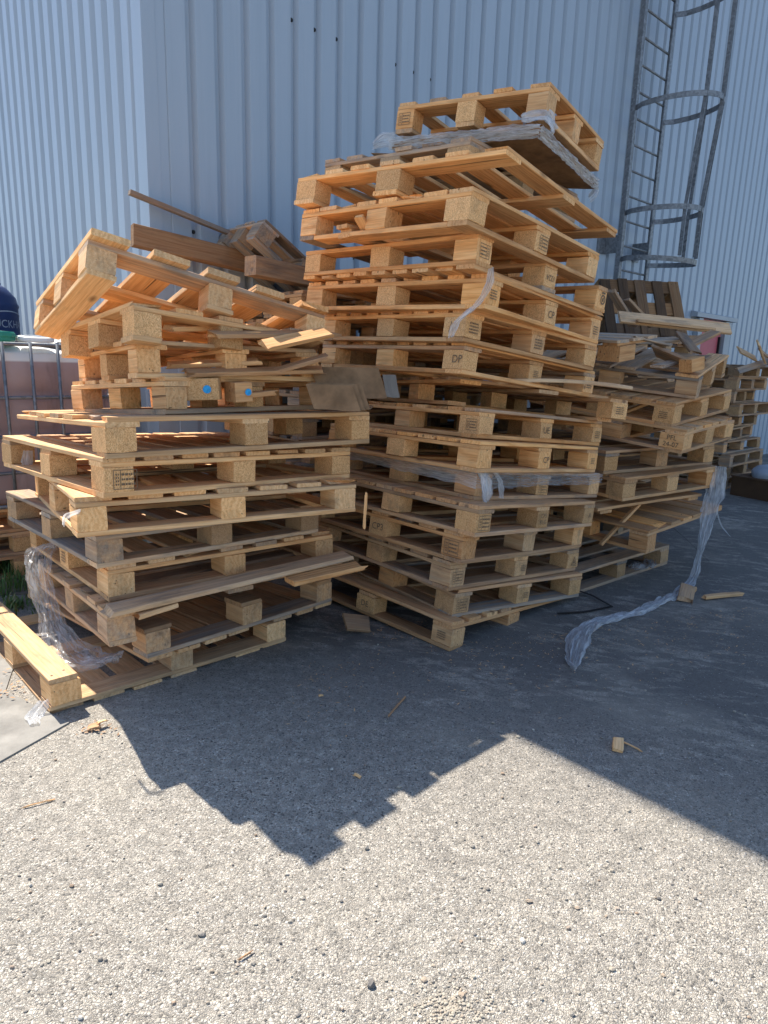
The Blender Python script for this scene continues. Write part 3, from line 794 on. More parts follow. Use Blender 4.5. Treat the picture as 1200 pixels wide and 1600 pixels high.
# ------------------------------------------------------------------ leaning pallets and loose timber
pallet('dark weathered pallet propped on its edge in front of the caged ladder', 'loose leaning pallets', (1.88, 5.90, 1.645), (62, 0, 8), .75, .56, 601, dirs='Y', nb=5, bw=.095, weather=.42, tint=-.62, pale=.0, run='Y', oldb=0)
pallet('grey weathered pallet tipped sideways beside the tall central stack, above the square beam', 'loose leaning pallets', (-.74, 4.12, 2.14), (4, 33, 38), .75, .6, 602, dirs='X', nb=4, bw=.12, weather=.92, tint=.6, run='X')

def timber(name, label, cat, a, b, w, t, seed, bv, up=(0, 0, 1), seg=6, bow=0., broken=(0, 0), group=None, mat=None):
    a, b = Vector(a), Vector(b); c = (a + b) / 2
    m = MB(); board(m, (0, 0, 0), ((b - a).length, w, t), (b - a), random.Random(seed), bv, seg=seg, bow=bow, broken=broken, up=up, ch=.003)
    o = m.build(name, mat or WOOD); o.location = c; return tag(o, label, cat, group)
UPW = (WN.x, WN.y, .15)
timber('thick_beam', 'thick brown beam lying behind the sunlit left stack, in front of the wall corner', 'beam', (-1.50, 4.05, 2.015), (-.56, 4.78, 1.90), .125, .05, 1, (-.28, .35, .0, 1), up=UPW)
timber('thin_batten', 'thin grey batten slanting down the wall above the thick brown beam', 'batten', (-1.53, 4.12, 2.26), (-.86, 4.68, 2.07), .04, .028, 2, (.1, 1, .2, 1), up=(0, 0, 1))
timber('square_post', 'square timber post with a pale sawn end behind the sunlit left stack', 'post', (-.80, 3.95, 1.855), (-.10, 4.75, 1.81), .105, .105, 3, (.15, .6, .3, 1))
timber('white_plank', 'long pale plank lying across the top of the stack before the ladder', 'plank', (1.66, 4.98, 1.715), (2.55, 5.14, 1.665), .10, .022, 4, (1, .52, 1, 1), up=(.1, -.8, .6))
timber('thin_lath', 'slim pale lath lying just in front of the long pale plank', 'lath', (1.78, 4.95, 1.69), (2.40, 5.07, 1.655), .04, .02, 5, (.6, .45, .8, 1))
# broken part of a pallet on top of the right-hand stack
bt = thing('broken_pallet_corner', 'torn pallet corner with one big block lying atop the right-hand stack', 'pallet piece', (1.37, 4.02, 1.385), (rad(3), rad(-7), rad(40)))
m = MB(); board(m, (.07, .07, .045), (.17, .15, .09), 'X', random.Random(7), (.5, .25, .3, 1), seg=1); m.build('block', WOOD, bt)
m = MB(); board(m, (.15, .06, .1), (.34, .1, .018), 'X', random.Random(8), (.45, .3, .3, 1)); m.build('stringer_board', WOOD, bt)
m = MB()
for k in range(3): board(m, (.03 + k * .15, .22, .119), (.46, .11, .018), 'Y', random.Random(9 + k), (.95, .85, .9, 1), rot=-.1 + .06 * k, broken=(0, .05))
m.build('deck_boards', WOOD, bt)
GLB = 'loose broken boards on the stacks'
def loose(label, a, b, w, t, seed, bv, broken=(.03, .03), up=(0, 0, 1), bow=0.): return timber('broken_board', label, 'board', a, b, w, t, seed, bv, up=up, broken=broken, group=GLB, bow=bow)
loose('grey board tipped over on the tilted top deck of the right-hand stack', (1.80, 4.02, 1.375), (1.72, 4.42, 1.47), .10, .02, 21, (.6, .7, .4, 1), up=(.7, -.3, .5))
tb = timber('wood_block', 'short orange wood block lying at the near corner atop the right-hand stack', 'block', (1.74, 3.97, 1.372), (1.84, 4.03, 1.395), .085, .075, 22, (.5, .22, .1, 1), seg=1)
loose('narrow diagonal lath wedged between two decks low in the right-hand stack', (1.36, 3.99, .27), (1.62, 4.10, .52), .03, .018, 23, (.6, .25, .4, 1), broken=(0, .02))
loose('slanting lath wedged high in the right-hand stack beside the tall one', (1.5, 4.25, 1.07), (1.78, 4.30, 1.18), .03, .018, 24, (.6, .2, .3, 1))
loose('long snapped grey board lying along the front of the collapsed pallet, left stack', (-1.03, 2.29, .405), (-.16, 3.02, .44), .10, .022, 25, (.75, .62, .85, 1), broken=(.06, .03))
loose('splintered short board end poking out under the snapped grey board', (-.95, 2.32, .375), (-.82, 2.46, .385), .07, .02, 26, (.8, .35, .9, 1), broken=(.07, 0))
loose('jagged board end sticking out of the left stack toward the tall one', (-.40, 2.72, .40), (-.08, 2.96, .415), .09, .022, 27, (.55, .15, .2, 1), broken=(.0, .06))
loose('split white board sticking out to the right halfway up the tall stack', (.52, 3.36, 1.262), (1.30, 3.62, 1.245), .06, .02, 28, (.9, .55, 1, 1), broken=(.18, 0), bow=.02)
loose('splinter hanging down from the right edge of the fresh pale pallet', (-.078, 2.785, .80), (-.085, 2.775, .62), .012, .006, 29, (.8, .05, .7, 1), up=(0, -1, 0))
loose('torn slat sagging under the right end of the tilted top pallet', (-.50, 2.66, 1.385), (-.26, 2.95, 1.46), .07, .018, 30, (.5, .1, .3, 1), up=(.2, -.4, .8))
loose('splintered strip resting inside the small pallets of the left stack', (-.74, 2.72, 1.42), (-.52, 2.80, 1.44), .05, .016, 31, (.6, .3, .4, 1), broken=(.05, .05))
loose('short split strip lying near the blue-dotted offcuts', (-.62, 2.72, 1.185), (-.48, 2.86, 1.20), .06, .02, 32, (.55, .3, .3, 1), broken=(.05, .05))
for k, (lab, x, y, zz_) in enumerate((('lowest loose slat offcut stacked inside the tall stack near its top', 0, 0, 0), ('middle loose slat offcut stacked inside the tall stack near its top', .01, .01, .02), ('uppermost loose slat offcut stacked inside the tall stack near its top', -.01, .0, .04))):
    loose(lab, (-.225 + x, 3.255 + y, 1.905 + zz_), (.12 + x, 3.60 + y, 1.885 + zz_), .075, .018, 40 + k, (.5, .2, .3, 1), broken=(0, 0))
loose('upright slat offcut leaning between blocks near the top of the tall stack', (-.155, 3.15, 1.975), (-.10, 3.24, 1.895), .05, .018, 44, (.5, .15, .3, 1))
# debris heaped on the far right stack
GDE = 'boards heaped on the far right stack'
DB = [((3.62, 7.05, 1.480), (3.93, 7.2, 1.380), 'whitish short board sticking up left on the far right stack', (.8, .45, .9, 1), .10),
      ((3.78, 6.95, 1.560), (3.98, 7.12, 1.350), 'pale board standing steeply on the far right stack', (.95, .3, .9, 1), .10),
      ((3.95, 7.2, 1.480), (4.4, 7.55, 1.320), 'brown split board sloping right on the far right stack', (.3, .5, .2, 1), .09),
      ((4.05, 7.1, 1.350), (4.7, 7.7, 1.540), 'thin grey board rising to the right on the far right stack', (.45, .8, .3, 1), .06),
      ((3.6, 6.95, 1.240), (4.15, 7.25, 1.380), 'long grey board across the near corner of the far right stack', (.5, .85, .4, 1), .08),
      ((4.1, 6.98, 1.355), (4.55, 7.5, 1.350), 'flat dark board lying on the far right stack', (.3, .8, .2, 1), .10),
      ((4.2, 7.6, 1.410), (4.75, 7.6, 1.440), 'rearmost grey board on the far right stack, before the wall', (.6, .8, .4, 1), .08)]
for k, (a, b, lab, bv, w_) in enumerate(DB):
    a, b = Vector(a) + Vector((.23, .48, .13)), Vector(b) + Vector((.23, .48, .13))
    timber('broken_board', lab, 'board', a, b, w_, .02, 60 + k, bv, up=(.3, -.5, .6), broken=(.04, .04), group=GDE)
# boards heaped between the ladder stack and the right-hand one
GDF = 'boards heaped before the leaning pallet'
for k, (a, b, lab, bv) in enumerate([((1.50, 4.85, 1.50), (1.95, 5.20, 1.60), 'whitish board lying left under the long pale plank', (.85, .55, 1, 1)), ((1.42, 4.70, 1.36), (1.80, 5.05, 1.46), 'lower whitish board beside the right edge of the tall stack', (.8, .62, .9, 1)),
     ((1.62, 5.12, 1.92), (1.86, 5.22, 1.66), 'grey lath slanting against the dark leaning pallet', (.5, .8, .5, 1)), ((1.75, 5.15, 1.86), (2.0, 5.2, 1.66), 'second grey lath slanting against the dark leaning pallet, right of the other', (.45, .8, .4, 1)), ((2.05, 4.75, 1.52), (2.25, 5.05, 1.60), 'brown offcut under the right part of the long pale plank', (.35, .35, .2, 1))]):
    timber('broken_board', lab, 'board', a, b, .085, .02, 80 + k, bv, broken=(.03, .03), group=GDF)

loose('whitish slat lying crosswise on the tilted top deck of the right-hand stack', (1.60, 4.05, 1.362), (1.92, 4.34, 1.43), .09, .018, 33, (1, .85, .9, 1))
loose('thin grey splinter across the torn pallet corner atop the right-hand stack', (1.46, 4.10, 1.535), (1.80, 4.36, 1.50), .03, .012, 34, (.7, .9, .6, 1))
loose('short dark offcut behind the orange block atop the right-hand stack', (1.88, 4.12, 1.41), (2.02, 4.34, 1.44), .08, .02, 35, (-.2, .5, .2, 1))
for k, (a, b, w_, bv, lab) in enumerate([
    ((-.80, 2.63, 1.275), (-.28, 3.02, 1.30), .08, (.3, .3, .3, 1), 'lower broken slat inside the small pallets of the left stack'),
    ((-.92, 2.74, 1.30), (-.52, 2.86, 1.33), .07, (.6, .2, .6, 1), 'tilted broken slat lying behind the blue-dotted offcuts'),
    ((-.70, 2.66, 1.425), (-.24, 3.08, 1.46), .09, (.2, .35, .2, 1), 'dull broken slat under the broken pallet of the left stack'),
    ((-.86, 2.60, 1.440), (-.66, 2.96, 1.47), .06, (.8, .1, .8, 1), 'pale crosswise slat end under the broken pallet of the left stack'),
    ((-.52, 2.84, 1.275), (-.26, 2.94, 1.36), .05, (.4, .5, .2, 1), 'short dark stick leaning near the right end of the small pallets'),
    ((1.36, 4.30, 1.44), (1.78, 4.62, 1.55), .09, (.9, .8, .9, 1), 'whitish broken slat left of the torn pallet corner on the right-hand stack'),
    ((1.92, 4.42, 1.50), (2.20, 4.56, 1.62), .08, (.3, .6, .3, 1), 'rear brown slat poking up at the right of the right-hand stack'),
    ((1.55, 4.45, 1.52), (2.02, 4.70, 1.56), .10, (.7, .9, .7, 1), 'rear grey slat flat behind the torn pallet corner'),
    ((1.90, 4.20, 1.45), (1.98, 4.66, 1.60), .07, (-.1, .6, .2, 1), 'dark slat running back from the orange block on the right-hand stack'),
    ((1.30, 4.12, 1.36), (1.52, 4.44, 1.42), .09, (.8, .8, .8, 1), 'grey-white slat between the tall stack and the torn pallet corner')]):
    loose(lab, a, b, w_, .018, 360 + k, bv, broken=(.04, .05), up=(.1, -.2, 1))
# offcuts with blue paint dots
for k, (loc, yaw, lab) in enumerate((((-.735, 2.68, 1.213), 8, 'chipboard block with a round blue paint dot, left of the two'), ((-.612, 2.745, 1.203), 38, 'smaller wood block with a blue paint dot, right of the two'))):
    root = thing('wood_block', lab, 'block', loc, (0, rad(-3), rad(yaw)), 'offcuts with blue paint dots')
    m = MB(); board(m, (0, 0, 0), ((.125, .10, .085) if k == 0 else (.075, .1, .08)), 'X', random.Random(90 + k), (.5, .25, .3, 1), seg=1); m.build('block', CHIP if k == 0 else WOOD, root)
    m = MB(); n = 20; rr = .016 if k == 0 else .014
    rj = random.Random(3); m.add([(.018 + rr * (1 + rj.uniform(-.08, .08)) * math.cos(2 * math.pi * i / n), -.0535, rr * math.sin(2 * math.pi * i / n)) for i in range(n)], [list(range(n))])
    m.build('paint_dot', BLUEPAINT, root)

# ------------------------------------------------------------------ cardboard
def vsheet(mb, p0, along, a, b, thick, mat=0):
    """bent sheet: V profile with legs a and b (vectors), extruded along 'along'"""
    p0, along, a, b = map(Vector, (p0, along, a, b))
    sec = []
    for i in range(6): sec.append(a * (1 - i / 5))
    # rounded fold
    for i in range(1, 6): sec.append(b * (i / 5))
    n1 = a.cross(along).normalized() * thick; n2 = along.cross(b).normalized() * thick
    V = []; n = len(sec); K = 5
    for j in range(K):
        for i, s in enumerate(sec):
            wob = mn.noise(Vector((j * .6, i * .3, p0.x * 9))) * .006
            nn = n1 if i < 5 else n2 if i > 5 else (n1 + n2).normalized() * thick
            V.append(p0 + along * (j / (K - 1)) + s + nn.normalized() * wob)
    o = len(V)
    for j in range(K):
        for i, s in enumerate(sec):
            nn = n1 if i < 5 else n2 if i > 5 else (n1 + n2).normalized() * thick
            V.append(V[j * n + i] + nn)
    F = []
    for j in range(K - 1):
        for i in range(n - 1):
            F.append([j * n + i, j * n + i + 1, (j + 1) * n + i + 1, (j + 1) * n + i]); F.append([o + j * n + i, o + (j + 1) * n + i, o + (j + 1) * n + i + 1, o + j * n + i + 1])
    for j in range(K - 1):
        F.append([j * n, (j + 1) * n, o + (j + 1) * n, o + j * n]); F.append([j * n + n - 1, o + j * n + n - 1, o + (j + 1) * n + n - 1, (j + 1) * n + n - 1])
    for i in range(n - 1):
        F.append([i, o + i, o + i + 1, i + 1]); e = (K - 1) * n
        F.append([e + i, e + i + 1, o + e + i + 1, o + e + i])
    mb.add(V, F, mat=mat, smooth=False)
cb = thing('cardboard_angle', 'larger folded brown cardboard angle with a greyish flap, jammed between the two front stacks', 'cardboard', (0, 0, 0), (0, 0, 0), 'cardboard angles')
m = MB(); vsheet(m, (-.30, 2.98, 1.175), (.30, .05, .005), (-.045, .035, .135), (.01, .13, .012), .006); m.build('folded_sheet', CARD, cb)
m = MB(); vsheet(m, (-.005, 3.03, 1.185), (.06, .012, .0), (-.02, .03, .10), (.0, .10, .01), .005); m.build('folded_flap', CARDEDGE, cb)
for k in range(3):
    m = MB(); vsheet(m, (-.305 + .009 * k, 2.79 + .013 * k, 1.135 + .003 * k), (.195 + .010 * k, .01, .0), (-.04, .03, .105), (.012, .13, .006), .005)
    tag(m.build('cardboard_angle', CARD), ('front', 'middle', 'rear')[k] + ' of three nested cardboard angles before the larger one', 'cardboard', 'cardboard angles')

# wrapped cardboard bundle under the top pallet
t17 = Euler((rad(4.6), rad(3.8), rad(54.2))); R17 = t17.to_matrix(); P17 = Vector((.665, 3.19, 2.545)) + R17 @ Vector((.73 / 2, .81 / 2, -HP - .118))
wb = thing('wrapped_cardboard', 'brown cardboard sheets wrapped in clear film beneath the topmost pallet', 'cardboard', P17, t17)
m = MB(); n = 14
def slab(m, W, L, h, z0, amp, seed):
    V = []; F = []
    for s_ in (0, 1):
        for i in range(n + 1):
            for j in range(n + 1):
                x, y = (i / n - .5) * W, (j / n - .5) * L
                e = max(abs(i / n - .5), abs(j / n - .5)) * 2
                dz = mn.noise(Vector((x * 4 + seed, y * 4, s_))) * amp * (1 if s_ else 1.6) - (.045 * e ** 3 if not s_ else .012 * e ** 4) * (-1 if not s_ else 1) * (1 if s_ else .25)
                V.append((x * (1 + .01 * mn.noise(Vector((y * 6, seed, s_)))), y, z0 + (h if s_ else 0) + dz))
    N1 = (n + 1) ** 2; idx = lambda s_, i, j: s_ * N1 + i * (n + 1) + j
    for i in range(n):
        for j in range(n):
            F.append([idx(1, i, j), idx(1, i + 1, j), idx(1, i + 1, j + 1), idx(1, i, j + 1)])
            F.append([idx(0, i, j), idx(0, i, j + 1), idx(0, i + 1, j + 1), idx(0, i + 1, j)])
    for i in range(n):
        F.append([idx(0, i, 0), idx(0, i + 1, 0), idx(1, i + 1, 0), idx(1, i, 0)]); F.append([idx(0, i + 1, n), idx(0, i, n), idx(1, i, n), idx(1, i + 1, n)])
        F.append([idx(0, 0, i + 1), idx(0, 0, i), idx(1, 0, i), idx(1, 0, i + 1)]); F.append([idx(0, n, i), idx(0, n, i + 1), idx(1, n, i + 1), idx(1, n, i)])
    m.add(V, F, smooth=False)
slab(m, .76, .80, .06, .025, .010, 1); m.build('cardboard_sheets', CARD, wb)

# ------------------------------------------------------------------ stretch film
def ribbon(pts, widths, across, seed, ncross=14, crumple=.012, fold=.5, steps=8):
    """crumpled film ribbon along a polyline. across: list of side vectors"""
    pts = [Vector(p) for p in pts]; V = []; G = []; F = []; rows = []
    acc = 0
    P = []; Wd = []; A = []
    for i in range(len(pts) - 1):
        for k in range(steps):
            f = k / steps
            p0 = pts[max(i - 1, 0)]; p1 = pts[i]; p2 = pts[i + 1]; p3 = pts[min(i + 2, len(pts) - 1)]
            q = .5 * ((2 * p1) + (p2 - p0) * f + (2 * p0 - 5 * p1 + 4 * p2 - p3) * f * f + (3 * p1 - p0 - 3 * p2 + p3) * f ** 3)
            P.append(q); Wd.append(widths[i] * (1 - f) + widths[i + 1] * f); A.append((Vector(across[i]) * (1 - f) + Vector(across[i + 1]) * f).normalized())
    P.append(pts[-1]); Wd.append(widths[-1]); A.append(Vector(across[-1]).normalized())
    for i, (q, w_, a) in enumerate(zip(P, Wd, A)):
        d = (P[min(i + 1, len(P) - 1)] - P[max(i - 1, 0)]).normalized(); u = d.cross(a).normalized()
        if i: acc += (q - P[i - 1]).length
        for j in range(ncross):
            s = j / (ncross - 1) - .5
            n1 = mn.noise(Vector((acc * 9, s * 7 + seed, 1.3))); n2 = mn.noise(Vector((acc * 28, s * 16 + seed, 4.1))); n3 = mn.noise(Vector((acc * 5, s * 3 + seed, 9)))
            zig = math.sin(s * 34 + n3 * 5) * fold
            edge = 1 + .25 * mn.noise(Vector((acc * 14, seed * 3.1, s * 2)))
            V.append(q + a * (s * w_ * edge + n2 * crumple * .6) + u * (crumple * (n1 * 1.2 + n2 * .8 + zig)))
            G.append((acc, s * .3 + seed, 0))
    n = ncross
    for i in range(len(P) - 1):
        for j in range(n - 1):
            F.append([i * n + j, i * n + j + 1, (i + 1) * n + j + 1, (i + 1) * n + j])
    m = MB(); m.add(V, F, G, smooth=True); return m
# long strip hanging from the right-hand stack to the ground
pts = [(2.215, 4.36, .735), (2.20, 4.33, .58), (2.12, 4.22, .38), (2.04, 4.10, .20), (1.97, 4.00, .06), (1.82, 3.85, .022), (1.62, 3.66, .02), (1.42, 3.47, .022), (1.22, 3.36, .025), (1.08, 3.22, .03), (.98, 3.05, .03), (.89, 2.83, .012), (.885, 2.76, .01)]
wid = [.09, .13, .08, .035, .05, .09, .055, .07, .06, .075, .13, .07, .02]
acr = [(.7, -.5, 0)] * 4 + [(.5, -.6, .2)] * 2 + [(.5, -.6, 0)] * 7
tag(ribbon(pts, wid, acr, 3.3, 16, .013, .8, 9).build('film_strip', FILM2), 'long clear film strip trailing from the right-hand stack onto the asphalt', 'plastic film', 'stretch film')
tag(ribbon([(2.26, 4.40, .60), (2.27, 4.42, .45), (2.30, 4.38, .33), (2.33, 4.30, .27)], [.012, .008, .01, .006], [(.7, -.5, 0)] * 4, 8.2, 4, .004, .3).build('film_strip', FILM2), 'thin film thread dangling right of the long trailing strip', 'plastic film', 'stretch film')
# sheet draped over the left end of the collapsed pallet
pts = [(-1.55, 3.12, .435), (-1.60, 2.98, .43), (-1.565, 2.86, .36), (-1.48, 2.76, .22), (-1.40, 2.67, .14), (-1.30, 2.60, .085), (-1.20, 2.57, .07), (-1.12, 2.60, .075)]
wid = [.09, .12, .10, .10, .13, .19, .15, .08]
acr = [(.7, .6, 0), (.7, .5, 0), (.7, .3, 0), (.8, .3, 0), (.8, .3, 0), (.7, .5, 0), (.6, .7, 0), (.5, .7, .1)]
tag(ribbon(pts, wid, acr, 5.1, 24, .016, .8, 10).build('film_sheet', FILM), 'crumpled clear film sheet hanging off the low left of the sunlit stack', 'plastic film', 'stretch film')
# band round the sixth pallet of the tall stack
R6 = Euler((rad(-.2), rad(5.5), rad(41.4))).to_matrix(); P6 = Vector((.436, 3.091, .853))
l6 = lambda x, y, z: P6 + R6 @ Vector((x, y, z))
bnd = thing('film_band', 'clear film wound around the sixth pallet of the tall central stack, bunched at the corner', 'plastic film', P6, (0, 0, 0), 'stretch film')
def rel(m): m.v = [tuple(Vector(v) - P6) for v in m.v]; return m
rel(ribbon([l6(-.012, 1.16, -.02), l6(-.02, .8, -.025), l6(-.02, .4, -.03), l6(-.018, .06, -.035), l6(-.012, -.012, -.04)], [.075, .075, .08, .085, .09], [R6 @ Vector((0, 0, 1))] * 5, 1.7, 16, .007, .7, 12).build('film_wrap', FILM2, bnd)) if False else None
m = rel(ribbon([l6(-.012, 1.16, -.02), l6(-.02, .8, -.025), l6(-.02, .4, -.03), l6(-.018, .06, -.035), l6(-.012, -.012, -.04)], [.075, .075, .08, .085, .09], [R6 @ Vector((0, 0, 1))] * 5, 1.7, 16, .007, .7, 12)); m.build('side_wrap', FILM2, bnd)
m = rel(ribbon([l6(-.012, -.012, -.04), l6(.1, -.02, -.045), l6(.5, -.018, -.04), l6(.9, -.018, -.035), l6(1.1, -.014, -.03)], [.09, .085, .06, .06, .055], [R6 @ Vector((0, 0, 1))] * 5, 2.9, 16, .007, .7, 12)); m.build('side_wrap', FILM, bnd)
m = rel(ribbon([l6(.02, -.025, .0), l6(.03, -.04, -.05), l6(.03, -.045, -.11), l6(.04, -.04, -.15)], [.13, .12, .10, .05], [R6 @ Vector((1, .4, 0))] * 4, 7.7, 16, .012, .8, 8)); m.build('hanging_bunch', FILM2, bnd)
m = rel(ribbon([l6(.11, -.02, .0), l6(.15, -.035, -.06), l6(.17, -.035, -.13)], [.05, .045, .03], [R6 @ Vector((1, 0, 0))] * 3, 6.1, 8, .008, .8, 8)); m.build('hanging_bunch', FILM2, bnd)
# film round the cardboard bundle
l17 = lambda x, y, z: Vector((x, y, z))
for (a, b, wv, sd_, ac) in (((-.385, .42, .065), (-.385, -.40, .06), .06, 11.3, (0, 0, 1)), ((-.385, -.405, .055), (.385, -.405, .05), .055, 12.9, (0, 0, 1))):
    a, b = Vector(a), Vector(b); pp = [a.lerp(b, f) for f in (0, .25, .5, .75, 1)]
    ribbon(pp, [wv] * 5, [ac] * 5, sd_, 14, .009, .8, 9).build('film_wrap', FILM2, wb)
ribbon([Vector((-.37, .40, .09)), Vector((-.39, .46, .085)), Vector((-.40, .51, .06))], [.08, .07, .03], [(0, 0, 1)] * 3, 14.2, 10, .014, .8).build('film_wrap', FILM2, wb)
ribbon([Vector((-.30, -.43, .09)), Vector((-.36, -.40, .14)), Vector((-.37, -.30, .12))], [.08, .10, .05], [(.6, .3, .7)] * 3, 15.2, 10, .016, .8).build('film_wrap', FILM2, wb)
ribbon([Vector((.385, -.40, .06)), Vector((.405, -.39, .03)), Vector((.41, -.36, .0))], [.06, .07, .05], [(0, .4, 1)] * 3, 16.2, 10, .016, .8).build('film_wrap', FILM2, wb)
# strip at the corner of the twelfth pallet
tag(ribbon([(.415, 2.905, 1.735), (.405, 2.895, 1.66), (.36, 2.87, 1.585), (.285, 2.87, 1.515), (.26, 2.88, 1.45)], [.035, .04, .05, .055, .03], [(.7, .2, .3)] * 5, 21.5, 10, .008, .8).build('film_strip', FILM2), 'short clear film strip dangling at the near corner of the tall stack', 'plastic film', 'stretch film')
tag(ribbon([(1.70, 4.30, .012), (1.78, 4.36, .03), (1.86, 4.43, .02), (1.93, 4.52, .03)], [.06, .13, .10, .04], [(.6, -.6, .1)] * 4, 25.5, 14, .02, .8).build('film_scrap', FILM), 'grey torn film scrap on the asphalt beside the right-hand stack', 'plastic film', 'stretch film')
tag(ribbon([(-1.63, 2.98, .90), (-1.63, 2.97, .85), (-1.62, 2.96, .81)], [.04, .05, .03], [(.8, .3, 0)] * 3, 31.5, 8, .008, .8).build('film_scrap', FILM2), 'small white film scrap at the far left of the sunlit stack', 'plastic film', 'stretch film')
tag(ribbon([(-1.06, 2.24, .80), (-1.09, 2.22, .79), (-1.12, 2.25, .765), (-1.13, 2.26, .74)], [.012, .02, .015, .01], [(0, 0, 1)] * 4, 33.5, 6, .005, .8).build('film_scrap', FILM2), 'knotted film end tied on the near corner of the fresh pale pallet', 'plastic film', 'stretch film')
tag(ribbon([(-1.26, 2.28, .05), (-1.28, 2.22, .015), (-1.25, 2.17, .012)], [.05, .06, .03], [(.8, .3, 0)] * 3, 35.5, 8, .01, .8).build('film_scrap', FILM2), 'small film scrap on the slab at the near corner of the bottom left pallet', 'plastic film', 'stretch film')

# black strapping on the ground
for (lab, pts) in (('black plastic strap lying at the right foot of the tall stack', [(1.17, 3.90, .012), (1.26, 3.74, .02), (1.33, 3.60, .008), (1.15, 3.50, .008), (.98, 3.46, .008)]), ('black strap sticking out under the sagging pallet deck', [(2.05, 4.62, .27), (2.2, 4.6, .15), (2.34, 4.55, .02)])):
    m = MB(); tube(m, pts, 0, 4, flat=(.016, .002)); tag(m.build('strap', DARKPL), lab, 'strap', 'black straps')

# ------------------------------------------------------------------ tank in its cage, drum, things on top
TANKP = Vector((TP.x, TP.y, HP * 3 + .004))
tank = thing('caged_tank', 'pinkish stained plastic liquid tank in a grey steel tube cage', 'tank', TANKP, (0, 0, math.atan2(WD.y, WD.x)))
TW, TD, TH = 1.2, .95, .88
m = MB()
nx, nz = 60, 40
cols = [0, .29, .58, .87, 1.2]; rows = [0, .21, .42, .645, .88]
def pill(u, arr):
    for a, b in zip(arr, arr[1:]):
        if a <= u <= b: return math.sin(math.pi * (u - a) / (b - a)) ** .45 if b > a else 0
    return 0
def facegrid(o, ux, uz, nrm, LU, LZ):
    V = []; F = []
    for i in range(nx + 1):
        for k in range(nz + 1):
            u, z = LU * i / nx, LZ * k / nz
            d = .03 * pill(u, cols if LU > 1 else [c * LU / 1.2 for c in cols]) * pill(z, rows) - .03
            V.append(Vector(o) + Vector(ux) * u + Vector(uz) * z + Vector(nrm) * d)
    for i in range(nx):
        for k in range(nz):
            a = i * (nz + 1) + k; F.append([a, a + nz + 1, a + nz + 2, a + 1])
    m.add(V, F, smooth=True)
facegrid((.03, .03, .02), (1, 0, 0), (0, 0, 1), (0, -1, 0), TW - .06, TH)
facegrid((.03, TD - .03, .02), (0, -1, 0), (0, 0, 1), (-1, 0, 0), TD - .06, TH)
facegrid((TW - .03, .03, .02), (0, 1, 0), (0, 0, 1), (1, 0, 0), TD - .06, TH)
# domed top
V = []; F = []; q = 16
for i in range(q + 1):
    for k in range(q + 1):
        x, y = i / q, k / q
        V.append((.055 + x * (TW - .11), .055 + y * (TD - .11), .02 + TH + .055 * (math.sin(math.pi * x) * math.sin(math.pi * y)) ** .35 + .01 * mn.noise(Vector((x * 5, y * 5, 0))) - .005))
for i in range(q):
    for k in range(q): F.append([i * (q + 1) + k, (i + 1) * (q + 1) + k, (i + 1) * (q + 1) + k + 1, i * (q + 1) + k + 1])
m.add(V, F, smooth=True)
m.build('bottle', BOTTLE, tank)
m = MB(); rt = .0105
for z in (.015, .21, .42, .645, .945):
    tube(m, [(0, -.012, z), (TW, -.012, z), (TW + .012, 0, z), (TW + .012, TD, z), (TW, TD + .012, z), (0, TD + .012, z), (-.012, TD, z), (-.012, 0, z)], rt, 8, closed=True)
for x in (.145, .29, .435, .58, .725, .87, 1.035):
    for y in (-.026, TD + .026): tube(m, [(x, y, .0), (x, y, .955)], .0095, 8)
for y in (.12, .3, .48, .66, .83):
    for x in (-.026, TW + .026): tube(m, [(x, y, 0), (x, y, .955)], .0095, 8)
m.build('cage', GALV, tank)
m = MB(); lathe(m, [(.11, 0), (.115, .02), (.115, .045), (.10, .06), (.03, .062)], 28, (.62, .48, .955)); m.build('filler_cap', DARKPL, tank)
def onTank(x, y, z): return TANKP + WD * x + Vector((-WD.y, WD.x, 0)) * y + Vector((0, 0, z))
# teal container
root = thing('teal_container', 'flat teal plastic container lying on the caged tank', 'container', onTank(.52, .16, .955), (0, 0, math.atan2(WD.y, WD.x) - .15))
m = MB(); n = 24
def rbox(m, w_, d_, prof, n=24, pw=4.):
    V = []; F = []
    for (s, z) in prof:
        for k in range(n):
            a = 2 * math.pi * k / n; c_, s_ = math.cos(a), math.sin(a)
            rr = (abs(c_) ** pw + abs(s_) ** pw) ** (-1 / pw)
            V.append((w_ / 2 * s * rr * c_, d_ / 2 * s * rr * s_, z))
    for i in range(len(prof) - 1):
        for k in range(n): F.append([i * n + k, i * n + (k + 1) % n, (i + 1) * n + (k + 1) % n, (i + 1) * n + k])
    F.append([n - 1 - k for k in range(n)]); F.append([(len(prof) - 1) * n + k for k in range(n)])
    m.add(V, F, smooth=False)
rbox(m, .34, .22, [(.94, 0), (1, .012), (1, .05), (.96, .06), (.6, .063)]); m.build('body', GREENPL, root)
m = MB(); rbox(m, .35, .23, [(1, .03), (1.01, .033), (1.01, .04), (1, .043)]); m.build('rim', GREENPL, root)
root = thing('white_lid', 'oval white plastic lid lying beside the teal container', 'dish', onTank(.79, .10, .968), (rad(8), 0, .6))  # loose oval white lid lying on the tank top
m = MB(); rbox(m, .20, .13, [(.96, 0), (1, .01), (.95, .026), (.72, .03), (.70, .018), (.2, .016)], pw=2.3); m.build('lid', WHITEPL, root)
root = thing('black_bag', 'crumpled black plastic bag on the caged tank behind the white lid', 'bag', onTank(.98, .3, .97))
m = MB(); V = []; F = []; q = 14
